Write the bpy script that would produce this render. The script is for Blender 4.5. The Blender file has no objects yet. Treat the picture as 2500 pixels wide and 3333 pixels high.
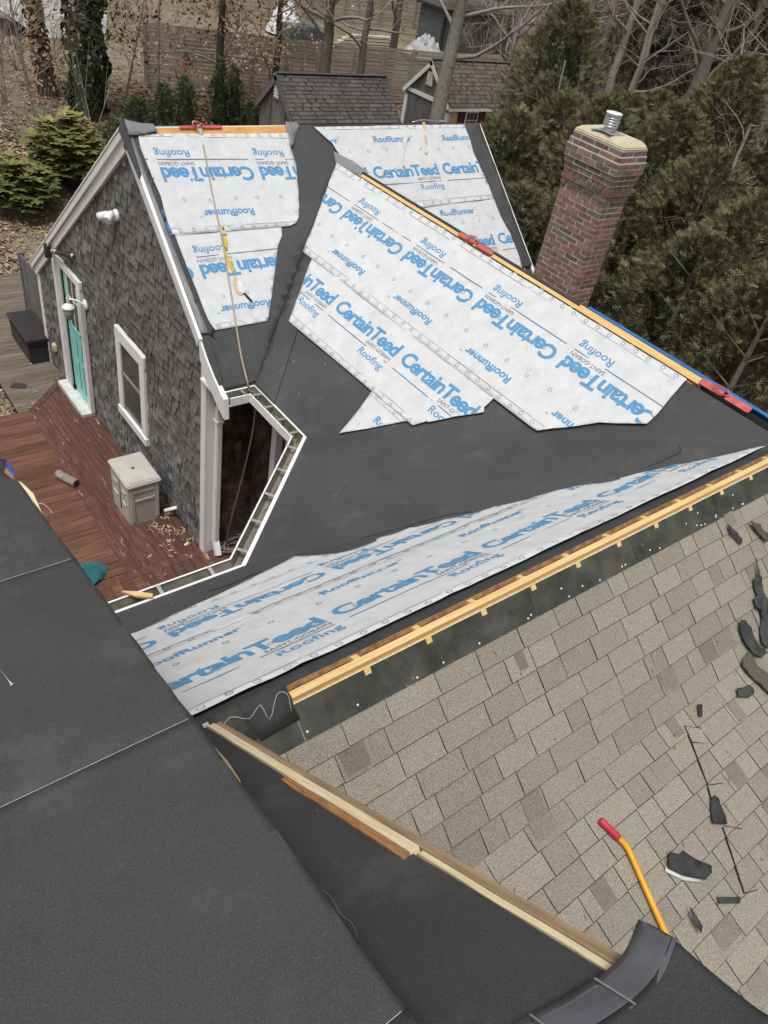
import bpy, bmesh, math, random
import numpy as np
from mathutils import Vector, Matrix, noise
from mathutils.geometry import tessellate_polygon

# ------------------------------------------------------------------ camera, sky, sun, exposure
S = bpy.context.scene
COL = S.collection
cam = bpy.data.cameras.new("camera"); cam.lens = 26.37; cam.sensor_width = 36; cam.sensor_fit = 'AUTO'
cam.clip_start = 0.05; cam.clip_end = 600
co = bpy.data.objects.new("camera", cam); COL.objects.link(co)
MW = ((0.7900552803575793, -0.2894821174060576, 0.5403820478894653),
      (-0.5904775697641262, -0.5962667899006324, 0.54387696666346),
      (0.1647692130968591, -0.7487763477592629, -0.6420164230389603))
co.matrix_world = Matrix(((MW[0][0], -MW[0][1], -MW[0][2], 0), (MW[1][0], -MW[1][1], -MW[1][2], 0), (MW[2][0], -MW[2][1], -MW[2][2], 0), (0, 0, 0, 1)))
S.camera = co
SUN_EL, SUN_AZ = math.radians(71), math.radians(240)
w = bpy.data.worlds.new("World"); S.world = w; w.use_nodes = True
nt = w.node_tree; bg = nt.nodes["Background"]
sky = nt.nodes.new("ShaderNodeTexSky"); sky.sky_type = 'NISHITA'; sky.sun_disc = False
sky.sun_elevation = SUN_EL; sky.sun_rotation = SUN_AZ; sky.dust_density = 6; sky.air_density = 1.0; sky.ozone_density = 1.0
hs = nt.nodes.new("ShaderNodeHueSaturation"); hs.inputs['Saturation'].default_value = 0.12
nt.links.new(sky.outputs[0], hs.inputs['Color']); nt.links.new(hs.outputs[0], bg.inputs[0]); bg.inputs[1].default_value = 0.082
sl = bpy.data.lights.new("sun", 'SUN'); sl.energy = 1.5; sl.angle = math.radians(18); sl.color = (1, .965, .92)
so = bpy.data.objects.new("sun", sl); COL.objects.link(so)
so.rotation_euler = (math.radians(90) - SUN_EL, 0, math.radians(180) - SUN_AZ)
vs = S.view_settings; vs.view_transform = 'Standard'; vs.look = 'None'; vs.exposure = 0.36; vs.gamma = 1.0; vs.use_curve_mapping = False
S.cycles.use_denoising = True; S.cycles.max_bounces = 6; S.cycles.diffuse_bounces = 3; S.cycles.glossy_bounces = 3

R = random.Random(7)
RN = np.random.default_rng(11)
V = Vector

# ------------------------------------------------------------------ materials
def mat(name, c1, c2=None, scale=4, detail=5, rough=.8, bump=0, bscale=60, rnd=0, tone=False, stretch=(1, 1, 1), spec=.3,
        metal=0, c3=None, s3=1.2, t3=(.55, .7), hue=None, lo=.35, hi=.65, bdist=.01, soft=0):
    m = bpy.data.materials.new(name); m.use_nodes = True
    n = m.node_tree.nodes; l = m.node_tree.links; b = n["Principled BSDF"]
    b.inputs['Roughness'].default_value = rough; b.inputs['Metallic'].default_value = metal
    b.inputs['Specular IOR Level'].default_value = spec
    geo = n.new("ShaderNodeNewGeometry"); oi = n.new("ShaderNodeObjectInfo")
    pos = geo.outputs['Position']
    if rnd:
        ad = n.new("ShaderNodeVectorMath"); ad.operation = 'ADD'
        sc = n.new("ShaderNodeVectorMath"); sc.operation = 'SCALE'; cv = n.new("ShaderNodeCombineXYZ")
        for k in range(3): l.new(oi.outputs['Random'], cv.inputs[k])
        l.new(cv.outputs[0], sc.inputs[0]); sc.inputs['Scale'].default_value = 37.0
        l.new(pos, ad.inputs[0]); l.new(sc.outputs[0], ad.inputs[1]); pos = ad.outputs[0]
    mp = n.new("ShaderNodeVectorMath"); mp.operation = 'MULTIPLY'; l.new(pos, mp.inputs[0]); mp.inputs[1].default_value = stretch
    def noise_(s, d, r=.6):
        t = n.new("ShaderNodeTexNoise"); t.inputs['Scale'].default_value = s; t.inputs['Detail'].default_value = d
        t.inputs['Roughness'].default_value = r; l.new(mp.outputs[0], t.inputs['Vector']); return t.outputs[0]
    def rng_(v, a, b_, c=0, d_=1):
        t = n.new("ShaderNodeMapRange"); l.new(v, t.inputs[0])
        for i, x in enumerate((a, b_, c, d_)): t.inputs[i + 1].default_value = x
        return t.outputs[0]
    def mix_(f, a, b_, typ='MIX'):
        t = n.new("ShaderNodeMix"); t.data_type = 'RGBA'; t.blend_type = typ
        if isinstance(f, float): t.inputs[0].default_value = f
        else: l.new(f, t.inputs[0])
        for i, x in ((6, a), (7, b_)):
            if isinstance(x, tuple): t.inputs[i].default_value = (*x[:3], 1)
            else: l.new(x, t.inputs[i])
        return t.outputs[2]
    col = None
    if c2 is not None: col = mix_(rng_(noise_(scale, detail), lo, hi), tuple(c1), tuple(c2))
    if c3 is not None: col = mix_(rng_(noise_(s3, 8, .7), *t3), col if col is not None else tuple(c1), tuple(c3))
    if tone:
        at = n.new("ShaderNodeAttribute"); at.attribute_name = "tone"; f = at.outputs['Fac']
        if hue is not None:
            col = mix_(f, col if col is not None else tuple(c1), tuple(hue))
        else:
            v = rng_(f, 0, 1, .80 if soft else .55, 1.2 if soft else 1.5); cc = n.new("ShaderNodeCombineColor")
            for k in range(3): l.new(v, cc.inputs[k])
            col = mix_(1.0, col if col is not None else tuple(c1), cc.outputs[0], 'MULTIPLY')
    if rnd:
        v = rng_(oi.outputs['Random'], 0, 1, 1 - rnd, 1 + rnd); cc = n.new("ShaderNodeCombineColor")
        for k in range(3): l.new(v, cc.inputs[k])
        col = mix_(1.0, col if col is not None else tuple(c1), cc.outputs[0], 'MULTIPLY')
    if col is None: b.inputs['Base Color'].default_value = (*c1[:3], 1)
    else: l.new(col, b.inputs['Base Color'])
    if bump:
        bp = n.new("ShaderNodeBump"); bp.inputs['Strength'].default_value = bump; bp.inputs['Distance'].default_value = bdist
        l.new(noise_(bscale, 4), bp.inputs['Height']); l.new(bp.outputs[0], b.inputs['Normal'])
    return m

def membrane_mat(name, base, fleck, big=.5):
    """granule-faced black membrane: fine flecks, broad uneven tone, soft wrinkles"""
    m = mat(name, base, tuple(x * 1.45 for x in base), scale=1.1, detail=9, rough=.76, spec=.3, c3=fleck, s3=300, t3=(.50, .74))
    n = m.node_tree.nodes; l = m.node_tree.links; b = n["Principled BSDF"]
    geo = n.new("ShaderNodeNewGeometry")
    a = n.new("ShaderNodeTexNoise"); a.inputs['Scale'].default_value = 2.2; a.inputs['Detail'].default_value = 3; a.inputs['Distortion'].default_value = 1.4
    g = n.new("ShaderNodeTexNoise"); g.inputs['Scale'].default_value = 420; g.inputs['Detail'].default_value = 3
    for t in (a, g): l.new(geo.outputs['Position'], t.inputs['Vector'])
    old = b.inputs['Base Color'].links[0].from_socket      # dusty scuffs
    d_ = n.new("ShaderNodeTexNoise"); d_.inputs['Scale'].default_value = 2.6; d_.inputs['Detail'].default_value = 12; d_.inputs['Roughness'].default_value = .72; l.new(geo.outputs['Position'], d_.inputs['Vector'])
    r_ = n.new("ShaderNodeMapRange"); l.new(d_.outputs[0], r_.inputs[0])
    for i_, x_ in enumerate((.54, .80, 0, .75)): r_.inputs[i_ + 1].default_value = x_
    mx = n.new("ShaderNodeMix"); mx.data_type = 'RGBA'; l.new(r_.outputs[0], mx.inputs[0]); l.new(old, mx.inputs[6]); mx.inputs[7].default_value = (.125, .12, .112, 1)
    l.new(mx.outputs[2], b.inputs['Base Color'])
    b1 = n.new("ShaderNodeBump"); b1.inputs['Strength'].default_value = big; b1.inputs['Distance'].default_value = .05; l.new(a.outputs[0], b1.inputs['Height'])
    b2 = n.new("ShaderNodeBump"); b2.inputs['Strength'].default_value = .5; b2.inputs['Distance'].default_value = .004; l.new(g.outputs[0], b2.inputs['Height'])
    l.new(b1.outputs[0], b2.inputs['Normal']); l.new(b2.outputs[0], b.inputs['Normal'])
    return m

MT = dict(
    mem=membrane_mat("black_membrane", (.050, .050, .0515), (.12, .12, .12)),
    mem2=membrane_mat("grey_granule_membrane", (.040, .040, .041), (.125, .125, .124), .03),
    memdark=membrane_mat("dark_granule_membrane", (.036, .036, .037), (.12, .12, .12), .12),
    memgrey=mat("grey_membrane_selvage", (.20, .20, .21), (.25, .25, .26), rough=.55, bump=.1),
    gloss=mat("release_film", (.075, .08, .09), (.11, .118, .13), scale=9, rough=.17, spec=1.0, bump=.05, bscale=14),
    sheet=mat("white_underlayment", (.57, .585, .60), (.65, .66, .672), scale=7, rough=.75, bump=.4, bscale=8, bdist=.016, c3=(.38, .38, .375), s3=4.2, t3=(.585, .86)),
    blue=mat("blue_print", (.085, .27, .50), (.105, .31, .54), scale=20, rough=.7),
    grey=mat("grey_print", (.15, .165, .19), rough=.8),
    lineblue=mat("slate_print", (.12, .19, .29), rough=.8),
    white=mat("white_trim", (.80, .80, .79), (.86, .86, .85), scale=3, rough=.45, bump=.05, c3=(.6, .6, .57), s3=3, t3=(.66, .9)),
    wwhite=mat("weathered_white", (.55, .55, .52), (.68, .68, .65), scale=6, rough=.6),
    gut=mat("gutter_inside", (.16, .145, .105), (.30, .28, .23), scale=5, rough=.5, c3=(.10, .08, .05), s3=9, t3=(.55, .75)),
    litter=mat("gutter_litter", (.10, .065, .03), (.33, .24, .12), scale=60, rough=.9, tone=True),
    wshake=mat("weathered_cedar", (.070, .069, .069), (.24, .237, .235), scale=10, stretch=(6, 6, .6), rough=.9, bump=.6, bscale=30, rnd=.20),
    wshake2=mat("weathered_cedar_field", (.070, .069, .069), (.24, .237, .235), scale=10, stretch=(6, 6, .6), rough=.9, bump=.5, bscale=30, tone=True),
    brshake=mat("brown_cedar", (.045, .028, .021), (.13, .095, .075), scale=5, stretch=(2, 2, .8), rough=.9, bump=.4, bscale=30, tone=True),
    sub=mat("wall_sheathing", (.05, .045, .04), rough=.9),
    teal=mat("teal_door_paint", (.22, .66, .62), (.25, .70, .66), rough=.35),
    glass=mat("window_glass", (.045, .056, .066), (.085, .10, .115), scale=.9, rough=.14, spec=.22),
    sash=mat("grey_sash", (.30, .33, .35), rough=.5),
    metal=mat("galvanised", (.55, .56, .57), (.72, .73, .74), scale=12, rough=.35, metal=.7),
    dkmetal=mat("dark_metal", (.03, .03, .032), (.09, .09, .09), scale=8, rough=.3, metal=.4, stretch=(9, 1, 1)),
    fir=mat("fresh_lumber", (.66, .44, .18), (.78, .57, .29), scale=6, stretch=(.4, 9, 9), rough=.7, bump=.1, c3=(.42, .20, .06), s3=3.5, t3=(.66, .78)),
    firy=mat("fresh_lumber_along_y", (.66, .40, .14), (.76, .54, .25), scale=6, stretch=(9, .4, 9), rough=.7, bump=.1, c3=(.40, .20, .07), s3=4, t3=(.64, .78)),
    ply=mat("orange_plywood", (.60, .27, .07), (.72, .38, .12), scale=3, stretch=(1, 6, 6), rough=.7, c3=(.36, .14, .03), s3=4, t3=(.64, .76)),
    plyedge=mat("plywood_edge", (.22, .11, .05), (.42, .25, .11), scale=30, rough=.9),
    oldwood=mat("weathered_lumber", (.24, .155, .085), (.40, .28, .17), scale=7, stretch=(9, .5, .5), rough=.85, bump=.2),
    palewood=mat("pale_split_wood", (.70, .56, .32), (.83, .72, .50), scale=9, stretch=(9, .5, .5), rough=.8, bump=.3, c3=(.45, .29, .12), s3=6, t3=(.62, .7)),
    redwood=mat("splintered_bark", (.28, .12, .05), (.48, .26, .12), scale=14, stretch=(9, 1, 1), rough=.9, bump=.5),
    shing=mat("roof_shingle", (.155, .135, .106), (.45, .405, .335), scale=150, detail=4, rough=.95, bump=.8, bscale=180, rnd=.11, lo=.3, hi=.7, bdist=.006, c3=(.42, .385, .33), s3=13, t3=(.60, .9)),
    shing2=mat("roof_shingle_dark", (.128, .112, .089), (.345, .308, .256), scale=150, detail=4, rough=.95, bump=.8, bscale=180, rnd=.14, lo=.3, hi=.7, bdist=.006),
    moss=mat("old_ridge_shingle", (.038, .040, .034), (.095, .097, .082), scale=6, detail=10, rough=.95, bump=.8, bscale=150, c3=(.15, .15, .13), s3=140, t3=(.56, .72)),
    frag=mat("torn_membrane", (.030, .031, .033), (.075, .077, .080), scale=9, rough=.7, bump=.5, bscale=25, rnd=.2),
    fragbr=mat("torn_shingle", (.06, .056, .046), (.14, .13, .108), scale=120, rough=.95, bump=.6, bscale=120, rnd=.15),
    fragw=mat("torn_white_film", (.55, .55, .54), (.72, .72, .70), scale=20, rough=.6),
    brick=mat("red_brick", (.25, .125, .098), (.36, .21, .165), scale=14, detail=6, rough=.92, bump=.5, bscale=70, rnd=.24, c3=(.38, .28, .24), s3=7, t3=(.60, .78)),
    brickd=mat("dark_brick", (.16, .128, .107), (.25, .19, .16), scale=14, detail=6, rough=.92, bump=.5, bscale=70, rnd=.28, c3=(.24, .18, .155), s3=7, t3=(.62, .8)),
    mortar=mat("mortar", (.60, .53, .46), (.72, .64, .56), scale=20, rough=.95, bump=.3),
    crown=mat("mortar_crown", (.52, .45, .29), (.62, .555, .40), scale=9, detail=9, rough=.95, bump=.6, bscale=40),
    yellow=mat("yellow_paint", (.80, .36, .010), (.86, .42, .02), scale=9, rough=.35, spec=.5),
    red=mat("red_grip", (.50, .035, .055), (.60, .05, .075), rough=.45),
    anchor=mat("red_anchor_paint", (.46, .085, .08), (.60, .14, .125), scale=14, rough=.5, c3=(.5, .28, .25), s3=22, t3=(.68, .8)),
    rope=mat("rope", (.36, .30, .21), (.52, .45, .35), scale=60, rough=.95, bump=.9, bscale=160),
    rope2=mat("grey_rope", (.15, .12, .10), (.27, .235, .205), scale=60, rough=.95, bump=.9, bscale=160),
    strap=mat("yellow_webbing", (.62, .39, .03), (.70, .47, .06), scale=50, rough=.8),
    tan=mat("tan_webbing", (.55, .40, .20), (.68, .53, .32), scale=50, rough=.85),
    brass=mat("snap_hook_metal", (.55, .47, .33), (.66, .60, .47), scale=10, rough=.4, metal=.4),
    bluefilm=mat("blue_membrane_edge", (.02, .12, .36), (.03, .16, .45), rough=.5),
    deck=mat("red_brown_deck", (.100, .046, .029), (.19, .093, .054), scale=5, stretch=(.5, 7, 7), rough=.75, bump=.25, bscale=30, rnd=.24, c3=(.075, .035, .025), s3=2, t3=(.56, .74)),
    deckr=mat("red_deck", (.085, .037, .029), (.150, .070, .050), scale=4, stretch=(6, .6, 6), rough=.65, bump=.2, bscale=30, rnd=.16, c3=(.36, .28, .23), s3=3.4, t3=(.605, .66)),
    deckg=mat("grey_deck", (.115, .088, .066), (.205, .168, .132), scale=5, stretch=(.5, 7, 7), rough=.9, bump=.3, bscale=30, rnd=.16),
    plastic=mat("beige_plastic", (.46, .445, .385), (.54, .525, .46), scale=4, rough=.5, c3=(.42, .39, .32), s3=6, t3=(.56, .75)),
    dkbox=mat("charcoal_resin", (.035, .031, .032), (.055, .050, .050), scale=4, stretch=(1, 9, 9), rough=.5),
    bark=mat("oak_bark", (.11, .093, .076), (.25, .222, .19), scale=9, stretch=(4, 4, .7), rough=.95, bump=1, bscale=18, bdist=.03),
    barkd=mat("dark_bark", (.040, .033, .027), (.10, .083, .068), scale=9, stretch=(4, 4, .7), rough=.95, bump=1, bscale=18, bdist=.03),
    barkp=mat("pale_bark", (.20, .185, .155), (.40, .38, .33), scale=9, stretch=(4, 4, .8), rough=.95, bump=.9, bscale=18, bdist=.02),
    twig=mat("grey_twigs", (.22, .19, .165), (.36, .32, .28), scale=4, rough=.95),
    ivy=mat("ivy_leaf", (.022, .036, .018), hue=(.07, .09, .04), tone=True, rough=.5, spec=.4),
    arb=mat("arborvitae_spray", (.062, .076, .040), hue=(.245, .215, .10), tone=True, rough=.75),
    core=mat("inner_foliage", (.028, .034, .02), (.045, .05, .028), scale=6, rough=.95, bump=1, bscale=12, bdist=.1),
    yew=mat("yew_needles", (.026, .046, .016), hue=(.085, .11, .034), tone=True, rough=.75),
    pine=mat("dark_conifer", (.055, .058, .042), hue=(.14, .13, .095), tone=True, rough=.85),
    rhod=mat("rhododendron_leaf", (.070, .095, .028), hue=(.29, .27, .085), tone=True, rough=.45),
    oakl=mat("dead_oak_leaf", (.24, .155, .10), hue=(.50, .36, .23), tone=True, rough=.85),
    redl=mat("russet_leaf", (.13, .055, .035), hue=(.30, .14, .085), tone=True, rough=.85),
    leafl=mat("leaf_litter", (.13, .085, .055), hue=(.50, .37, .24), tone=True, rough=.9),
    ground=mat("leafy_ground", (.16, .126, .085), (.31, .255, .18), scale=2.4, detail=12, rough=.95, bump=1, bscale=14, bdist=.05, c3=(.17, .155, .085), s3=.35, t3=(.45, .62)),
    snow=mat("pale_ground", (.62, .63, .65), (.75, .76, .78), scale=3, rough=.9),
    fence=mat("fence_board", (.30, .25, .19), (.42, .36, .29), scale=4, stretch=(.4, 6, 6), rough=.92, bump=.2, rnd=.12),
    barn=mat("grey_barn_board", (.11, .105, .10), (.215, .205, .195), scale=6, stretch=(6, 6, .6), rough=.95, bump=.3, rnd=.15),
    shedr=mat("shed_shingle", (.075, .068, .060), (.125, .115, .102), scale=30, rough=.95, bump=.4, bscale=80, tone=True, soft=1),
    shedr2=mat("brown_shed_shingle", (.105, .088, .070), (.165, .142, .115), scale=30, rough=.95, bump=.4, bscale=80, tone=True, soft=1),
    ycl=mat("yellow_clapboard", (.66, .56, .27), (.72, .62, .33), rough=.7),
    maroon=mat("maroon_shutter", (.10, .018, .035), (.12, .025, .04), rough=.6),
    slate=mat("green_grey_steel", (.080, .098, .096), (.12, .138, .135), scale=2, rough=.6, stretch=(6, 6, .5)),
    siding=mat("brown_siding", (.17, .145, .115), (.23, .20, .165), scale=3, rough=.9, stretch=(.5, .5, 6)),
    tarpw=mat("white_shrink_wrap", (.62, .63, .64), (.74, .75, .76), scale=3, rough=.5, bump=.5, bscale=3, bdist=.1),
    tarpg=mat("grey_tarp", (.30, .30, .32), (.52, .51, .51), scale=3, rough=.6, bump=.5, bscale=6, bdist=.05),
    tarpt=mat("teal_tarp", (.018, .115, .13), (.035, .17, .18), scale=5, rough=.5, bump=.8, bscale=12, bdist=.04),
    tarpb=mat("blue_tarp", (.06, .09, .38), (.10, .14, .50), scale=9, rough=.45, bump=.8, bscale=16, bdist=.03),
    asphalt=mat("cut_edge_and_butt_shade", (.022, .020, .018), rough=.95),
    concrete=mat("concrete", (.33, .33, .29), (.45, .45, .40), scale=9, rough=.9, bump=.2),
    black=mat("black_gap", (.008, .008, .008), rough=.9),
)

# ------------------------------------------------------------------ object helpers
def link(name, me, mats, parent=None, smooth=False):
    for m in (mats if isinstance(mats, (list, tuple)) else [mats]): me.materials.append(MT[m] if isinstance(m, str) else m)
    if smooth: me.polygons.foreach_set('use_smooth', [True] * len(me.polygons))
    o = bpy.data.objects.new(name, me); COL.objects.link(o)
    if parent is not None:
        o.parent = parent
        if parent.parent is None: o.matrix_parent_inverse = Matrix.Translation(-parent.location)
    return o
def mesh(name, vs, fs, m, parent=None, smooth=False, mi=None):
    me = bpy.data.meshes.new(name); me.from_pydata([tuple(v) for v in vs], [], fs); me.update()
    o = link(name, me, m, parent, smooth)
    if mi: me.polygons.foreach_set('material_index', mi)
    return o
def npmesh(name, vs, fs, m, parent=None, tone=None, smooth=False):
    vs = np.ascontiguousarray(vs, np.float32); fs = np.ascontiguousarray(fs, np.int32); k = fs.shape[1]
    me = bpy.data.meshes.new(name); me.vertices.add(len(vs)); me.vertices.foreach_set('co', vs.ravel())
    me.loops.add(fs.size); me.loops.foreach_set('vertex_index', fs.ravel())
    me.polygons.add(len(fs)); me.polygons.foreach_set('loop_start', np.arange(0, fs.size, k, dtype=np.int32))
    me.update(calc_edges=True)
    if tone is not None:
        a = me.attributes.new('tone', 'FLOAT', 'POINT'); a.data.foreach_set('value', np.ascontiguousarray(tone, np.float32))
    return link(name, me, m, parent, smooth)
def tag(o, label=None, cat=None, group=None, kind=None):
    if label: o['label'] = label
    if cat: o['category'] = cat
    if group: o['group'] = group
    if kind: o['kind'] = kind
    return o
def thing(name, loc, label, cat, group=None):
    o = bpy.data.objects.new(name, None); COL.objects.link(o); o.location = loc; o.empty_display_size = .2
    return tag(o, label, cat, group)
BF = [(0, 3, 2, 1), (4, 5, 6, 7), (0, 1, 5, 4), (1, 2, 6, 5), (2, 3, 7, 6), (3, 0, 4, 7)]
def boxv(x0, x1, y0, y1, z0, z1):
    return [(x0, y0, z0), (x1, y0, z0), (x1, y1, z0), (x0, y1, z0), (x0, y0, z1), (x1, y0, z1), (x1, y1, z1), (x0, y1, z1)]
def box(name, x0, x1, y0, y1, z0, z1, m, parent=None, bev=0):
    o = mesh(name, boxv(x0, x1, y0, y1, z0, z1), BF, m, parent)
    if bev: bevel(o, bev)
    return o
def bevel(o, wd, seg=2):
    bm = bmesh.new(); bm.from_mesh(o.data)
    bmesh.ops.bevel(bm, geom=bm.edges[:], offset=wd, segments=seg, affect='EDGES', clamp_overlap=True)
    bm.to_mesh(o.data); bm.free(); return o
def obox(name, p0, p1, wd, th, up, m, parent=None):
    """bar from p0 to p1, wd across, th along up"""
    p0, p1, up = V(p0), V(p1), V(up); d = (p1 - p0).normalized(); s = d.cross(up).normalized(); u = s.cross(d)
    vs = [p + s * a * wd / 2 + u * b * th / 2 for p in (p0, p1) for a, b in ((-1, -1), (1, -1), (1, 1), (-1, 1))]
    return mesh(name, vs, [(0, 1, 2, 3), (7, 6, 5, 4), (0, 4, 5, 1), (1, 5, 6, 2), (2, 6, 7, 3), (3, 7, 4, 0)], m, parent)
class Acc:
    """collects boxes / tubes into one mesh"""
    def __init__(s): s.v = []; s.f = []; s.t = []
    def add(s, vs, fs, tone=.5):
        o = len(s.v); s.v += [tuple(v) for v in vs]; s.f += [tuple(i + o for i in f) for f in fs]; s.t += [tone] * len(vs)
    def box(s, *a, tone=.5): s.add(boxv(*a), BF, tone)
    def bar(s, p0, p1, wd, th, up, tone=.5):
        p0, p1, up = V(p0), V(p1), V(up); d = (p1 - p0).normalized(); q = d.cross(up).normalized(); u = q.cross(d)
        vs = [p + q * a * wd / 2 + u * b * th / 2 for p in (p0, p1) for a, b in ((-1, -1), (1, -1), (1, 1), (-1, 1))]
        s.add(vs, [(0, 1, 2, 3), (7, 6, 5, 4), (0, 4, 5, 1), (1, 5, 6, 2), (2, 6, 7, 3), (3, 7, 4, 0)], tone)
    def obj(s, name, m, parent=None, smooth=False):
        o = mesh(name, s.v, s.f, m, parent, smooth)
        a = o.data.attributes.new('tone', 'FLOAT', 'POINT'); a.data.foreach_set('value', s.t); return o
def tubev(pts, r, n=8, cap=True):
    pts = [V(p) for p in pts]; rs = r if isinstance(r, (list, tuple)) else [r] * len(pts)
    vs, fs = [], []; d0 = (pts[1] - pts[0]).normalized(); x = d0.orthogonal().normalized()
    for i, p in enumerate(pts):
        d = (pts[min(i + 1, len(pts) - 1)] - pts[max(i - 1, 0)]).normalized()
        x = (x - d * x.dot(d)).normalized(); y = d.cross(x)
        vs += [p + (x * math.cos(2 * math.pi * k / n) + y * math.sin(2 * math.pi * k / n)) * rs[i] for k in range(n)]
    for i in range(len(pts) - 1):
        for k in range(n): fs.append((i * n + k, i * n + (k + 1) % n, (i + 1) * n + (k + 1) % n, (i + 1) * n + k))
    if cap: fs += [tuple(range(n - 1, -1, -1)), tuple(range((len(pts) - 1) * n, len(pts) * n))]
    return vs, fs
def tube(name, pts, r, m, parent=None, n=8):
    vs, fs = tubev(pts, r, n); return mesh(name, vs, fs, m, parent, True)
def spline(pts, k=6):
    P = [V(p) for p in pts]; P = [P[0] * 2 - P[1]] + P + [P[-1] * 2 - P[-2]]; out = []
    for i in range(1, len(P) - 2):
        a, b, c, d = P[i - 1:i + 3]
        for j in range(k):
            t = j / k; out.append(.5 * ((2 * b) + (c - a) * t + (2 * a - 5 * b + 4 * c - d) * t * t + (3 * b - a - 3 * c + d) * t ** 3))
    return out + [P[-2]]
def lathe(name, prof, c, m, parent=None, n=20, axis=(0, 0, 1)):
    ax = V(axis).normalized(); x = ax.orthogonal().normalized(); y = ax.cross(x); c = V(c)
    vs = [c + ax * z + (x * math.cos(2 * math.pi * k / n) + y * math.sin(2 * math.pi * k / n)) * r for r, z in prof for k in range(n)]
    fs = [(i * n + k, i * n + (k + 1) % n, (i + 1) * n + (k + 1) % n, (i + 1) * n + k) for i in range(len(prof) - 1) for k in range(n)]
    fs += [tuple(range(n - 1, -1, -1)), tuple(range((len(prof) - 1) * n, len(prof) * n))]
    return mesh(name, vs, fs, m, parent, True)

class Plane:
    """roof plane: u level, s down the slope, n outward"""
    def __init__(p, O, u, s):
        p.O = V(O); p.u = V(u); p.s = V(s).normalized(); p.n = p.u.cross(p.s)
        if p.n.z < 0: p.n = -p.n
    def at(p, u, s, h=0): return p.O + p.u * u + p.s * s + p.n * h
X_, Y_, Z_ = V((1, 0, 0)), V((0, 1, 0)), V((0, 0, 1))
ZG = -4.72
PL = Plane((0, 8.884, -2.68), X_, (0, -2.441, ZG + 2.68))
PD = Plane((6.228, 0, -2.99), Y_, (-2.32, 0, ZG + 2.99))
PF = Plane((0, 1.677, -2.99), X_, (0, 2.302, ZG + 2.99))
rad = math.radians
PN1 = Plane((0, 1.677, -2.99), X_, (0, -math.cos(rad(40)), -math.sin(rad(40))))
PN2 = Plane((0, .745, -3.772), X_, (0, -math.cos(rad(20)), -math.sin(rad(20))))
PM1 = Plane((0, -.15, -1.5), X_, (0, math.cos(rad(13)), -math.sin(rad(13))))
PM2 = Plane((0, 1.69, -2.975), X_, (0, math.cos(rad(39)), -math.sin(rad(39))))
def ccw(poly):
    a = sum(poly[i][0] * poly[(i + 1) % len(poly)][1] - poly[(i + 1) % len(poly)][0] * poly[i][1] for i in range(len(poly)))
    return poly if a > 0 else poly[::-1]
def slab(name, P, poly, m, parent, h=0, th=.03):
    n = len(poly); vs = [P.at(u, s, h) for u, s in poly] + [P.at(u, s, h - th) for u, s in poly]
    fs = [tuple(range(n)), tuple(range(2 * n - 1, n - 1, -1))] + [(i, i + n, (i + 1) % n + n, (i + 1) % n) for i in range(n)]
    o = mesh(name, vs, fs, m, parent); fixn(o); return o
def fixn(o):
    bm = bmesh.new(); bm.from_mesh(o.data); bmesh.ops.recalc_face_normals(bm, faces=bm.faces[:]); bm.to_mesh(o.data); bm.free(); return o
def pbox(name, P, u0, u1, s0, s1, h0, h1, m, parent=None):
    vs = [P.at(u, s, h) for h in (h0, h1) for u, s in ((u0, s0), (u1, s0), (u1, s1), (u0, s1))]
    return fixn(mesh(name, vs, BF, m, parent))

def patch(name, P, poly, m, parent=None, h=.006, step=.07, amp=.004, seed=0, lift=.0, th=.0025):
    """a thin loose sheet on plane P, gently wrinkled, with real thickness"""
    bm = bmesh.new(); vsx = [bm.verts.new((u, s, 0)) for u, s in poly]
    try: bm.faces.new(vsx)
    except ValueError: pass
    bmesh.ops.triangulate(bm, faces=bm.faces[:])
    us = [p[0] for p in poly]; ss = [p[1] for p in poly]
    for ax, lo, hi in ((0, min(us), max(us)), (1, min(ss), max(ss))):
        k = lo + step
        while k < hi - .01:
            no = (1, 0, 0) if ax == 0 else (0, 1, 0); cp = (k, 0, 0) if ax == 0 else (0, k, 0)
            bmesh.ops.bisect_plane(bm, geom=bm.verts[:] + bm.edges[:] + bm.faces[:], plane_co=cp, plane_no=no, dist=1e-5); k += step
    for v in bm.verts:
        e = 0
        if lift:
            dmin = min((V((v.co.x, v.co.y)) - V(q)).length for q in poly); e = lift * max(0, 1 - dmin / .12) ** 2
        u, s = v.co.x, v.co.y
        v.co = P.at(u, s, h + wrk(u, s, amp, seed) + e)
    bmesh.ops.recalc_face_normals(bm, faces=bm.faces[:])
    if bm.faces:
        bm.normal_update()
        if sum((f.normal.dot(P.n) * f.calc_area() for f in bm.faces)) < 0: bmesh.ops.reverse_faces(bm, faces=bm.faces[:])
        ex = bmesh.ops.extrude_face_region(bm, geom=bm.faces[:])
        for g in ex['geom']:
            if isinstance(g, bmesh.types.BMVert): g.co += P.n * th
        bmesh.ops.recalc_face_normals(bm, faces=bm.faces[:])
    bm.normal_update(); sm = [f.normal.dot(P.n) > .6 for f in bm.faces]
    me = bpy.data.meshes.new(name); bm.to_mesh(me); bm.free(); me.polygons.foreach_set('use_smooth', sm)
    return link(name, me, m, parent)
def wrk(u, s, amp, seed):
    if amp == 0: return 0
    a = noise.noise((u * 1.6 + seed * 7.1, s * 2.3, seed)) + .55 * noise.noise((u * 4.5 + 3, s * 4.0 - seed, 5.5)) + .3 * noise.noise((u * 9, s * 13, seed + 1.5))
    r = abs(noise.noise((u * .9 + s * 2.2 + seed, s * .8 - u * 1.1, seed * 3.3)))
    return amp * (a + 1.1 * max(0, .16 - r) * 6)

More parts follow.
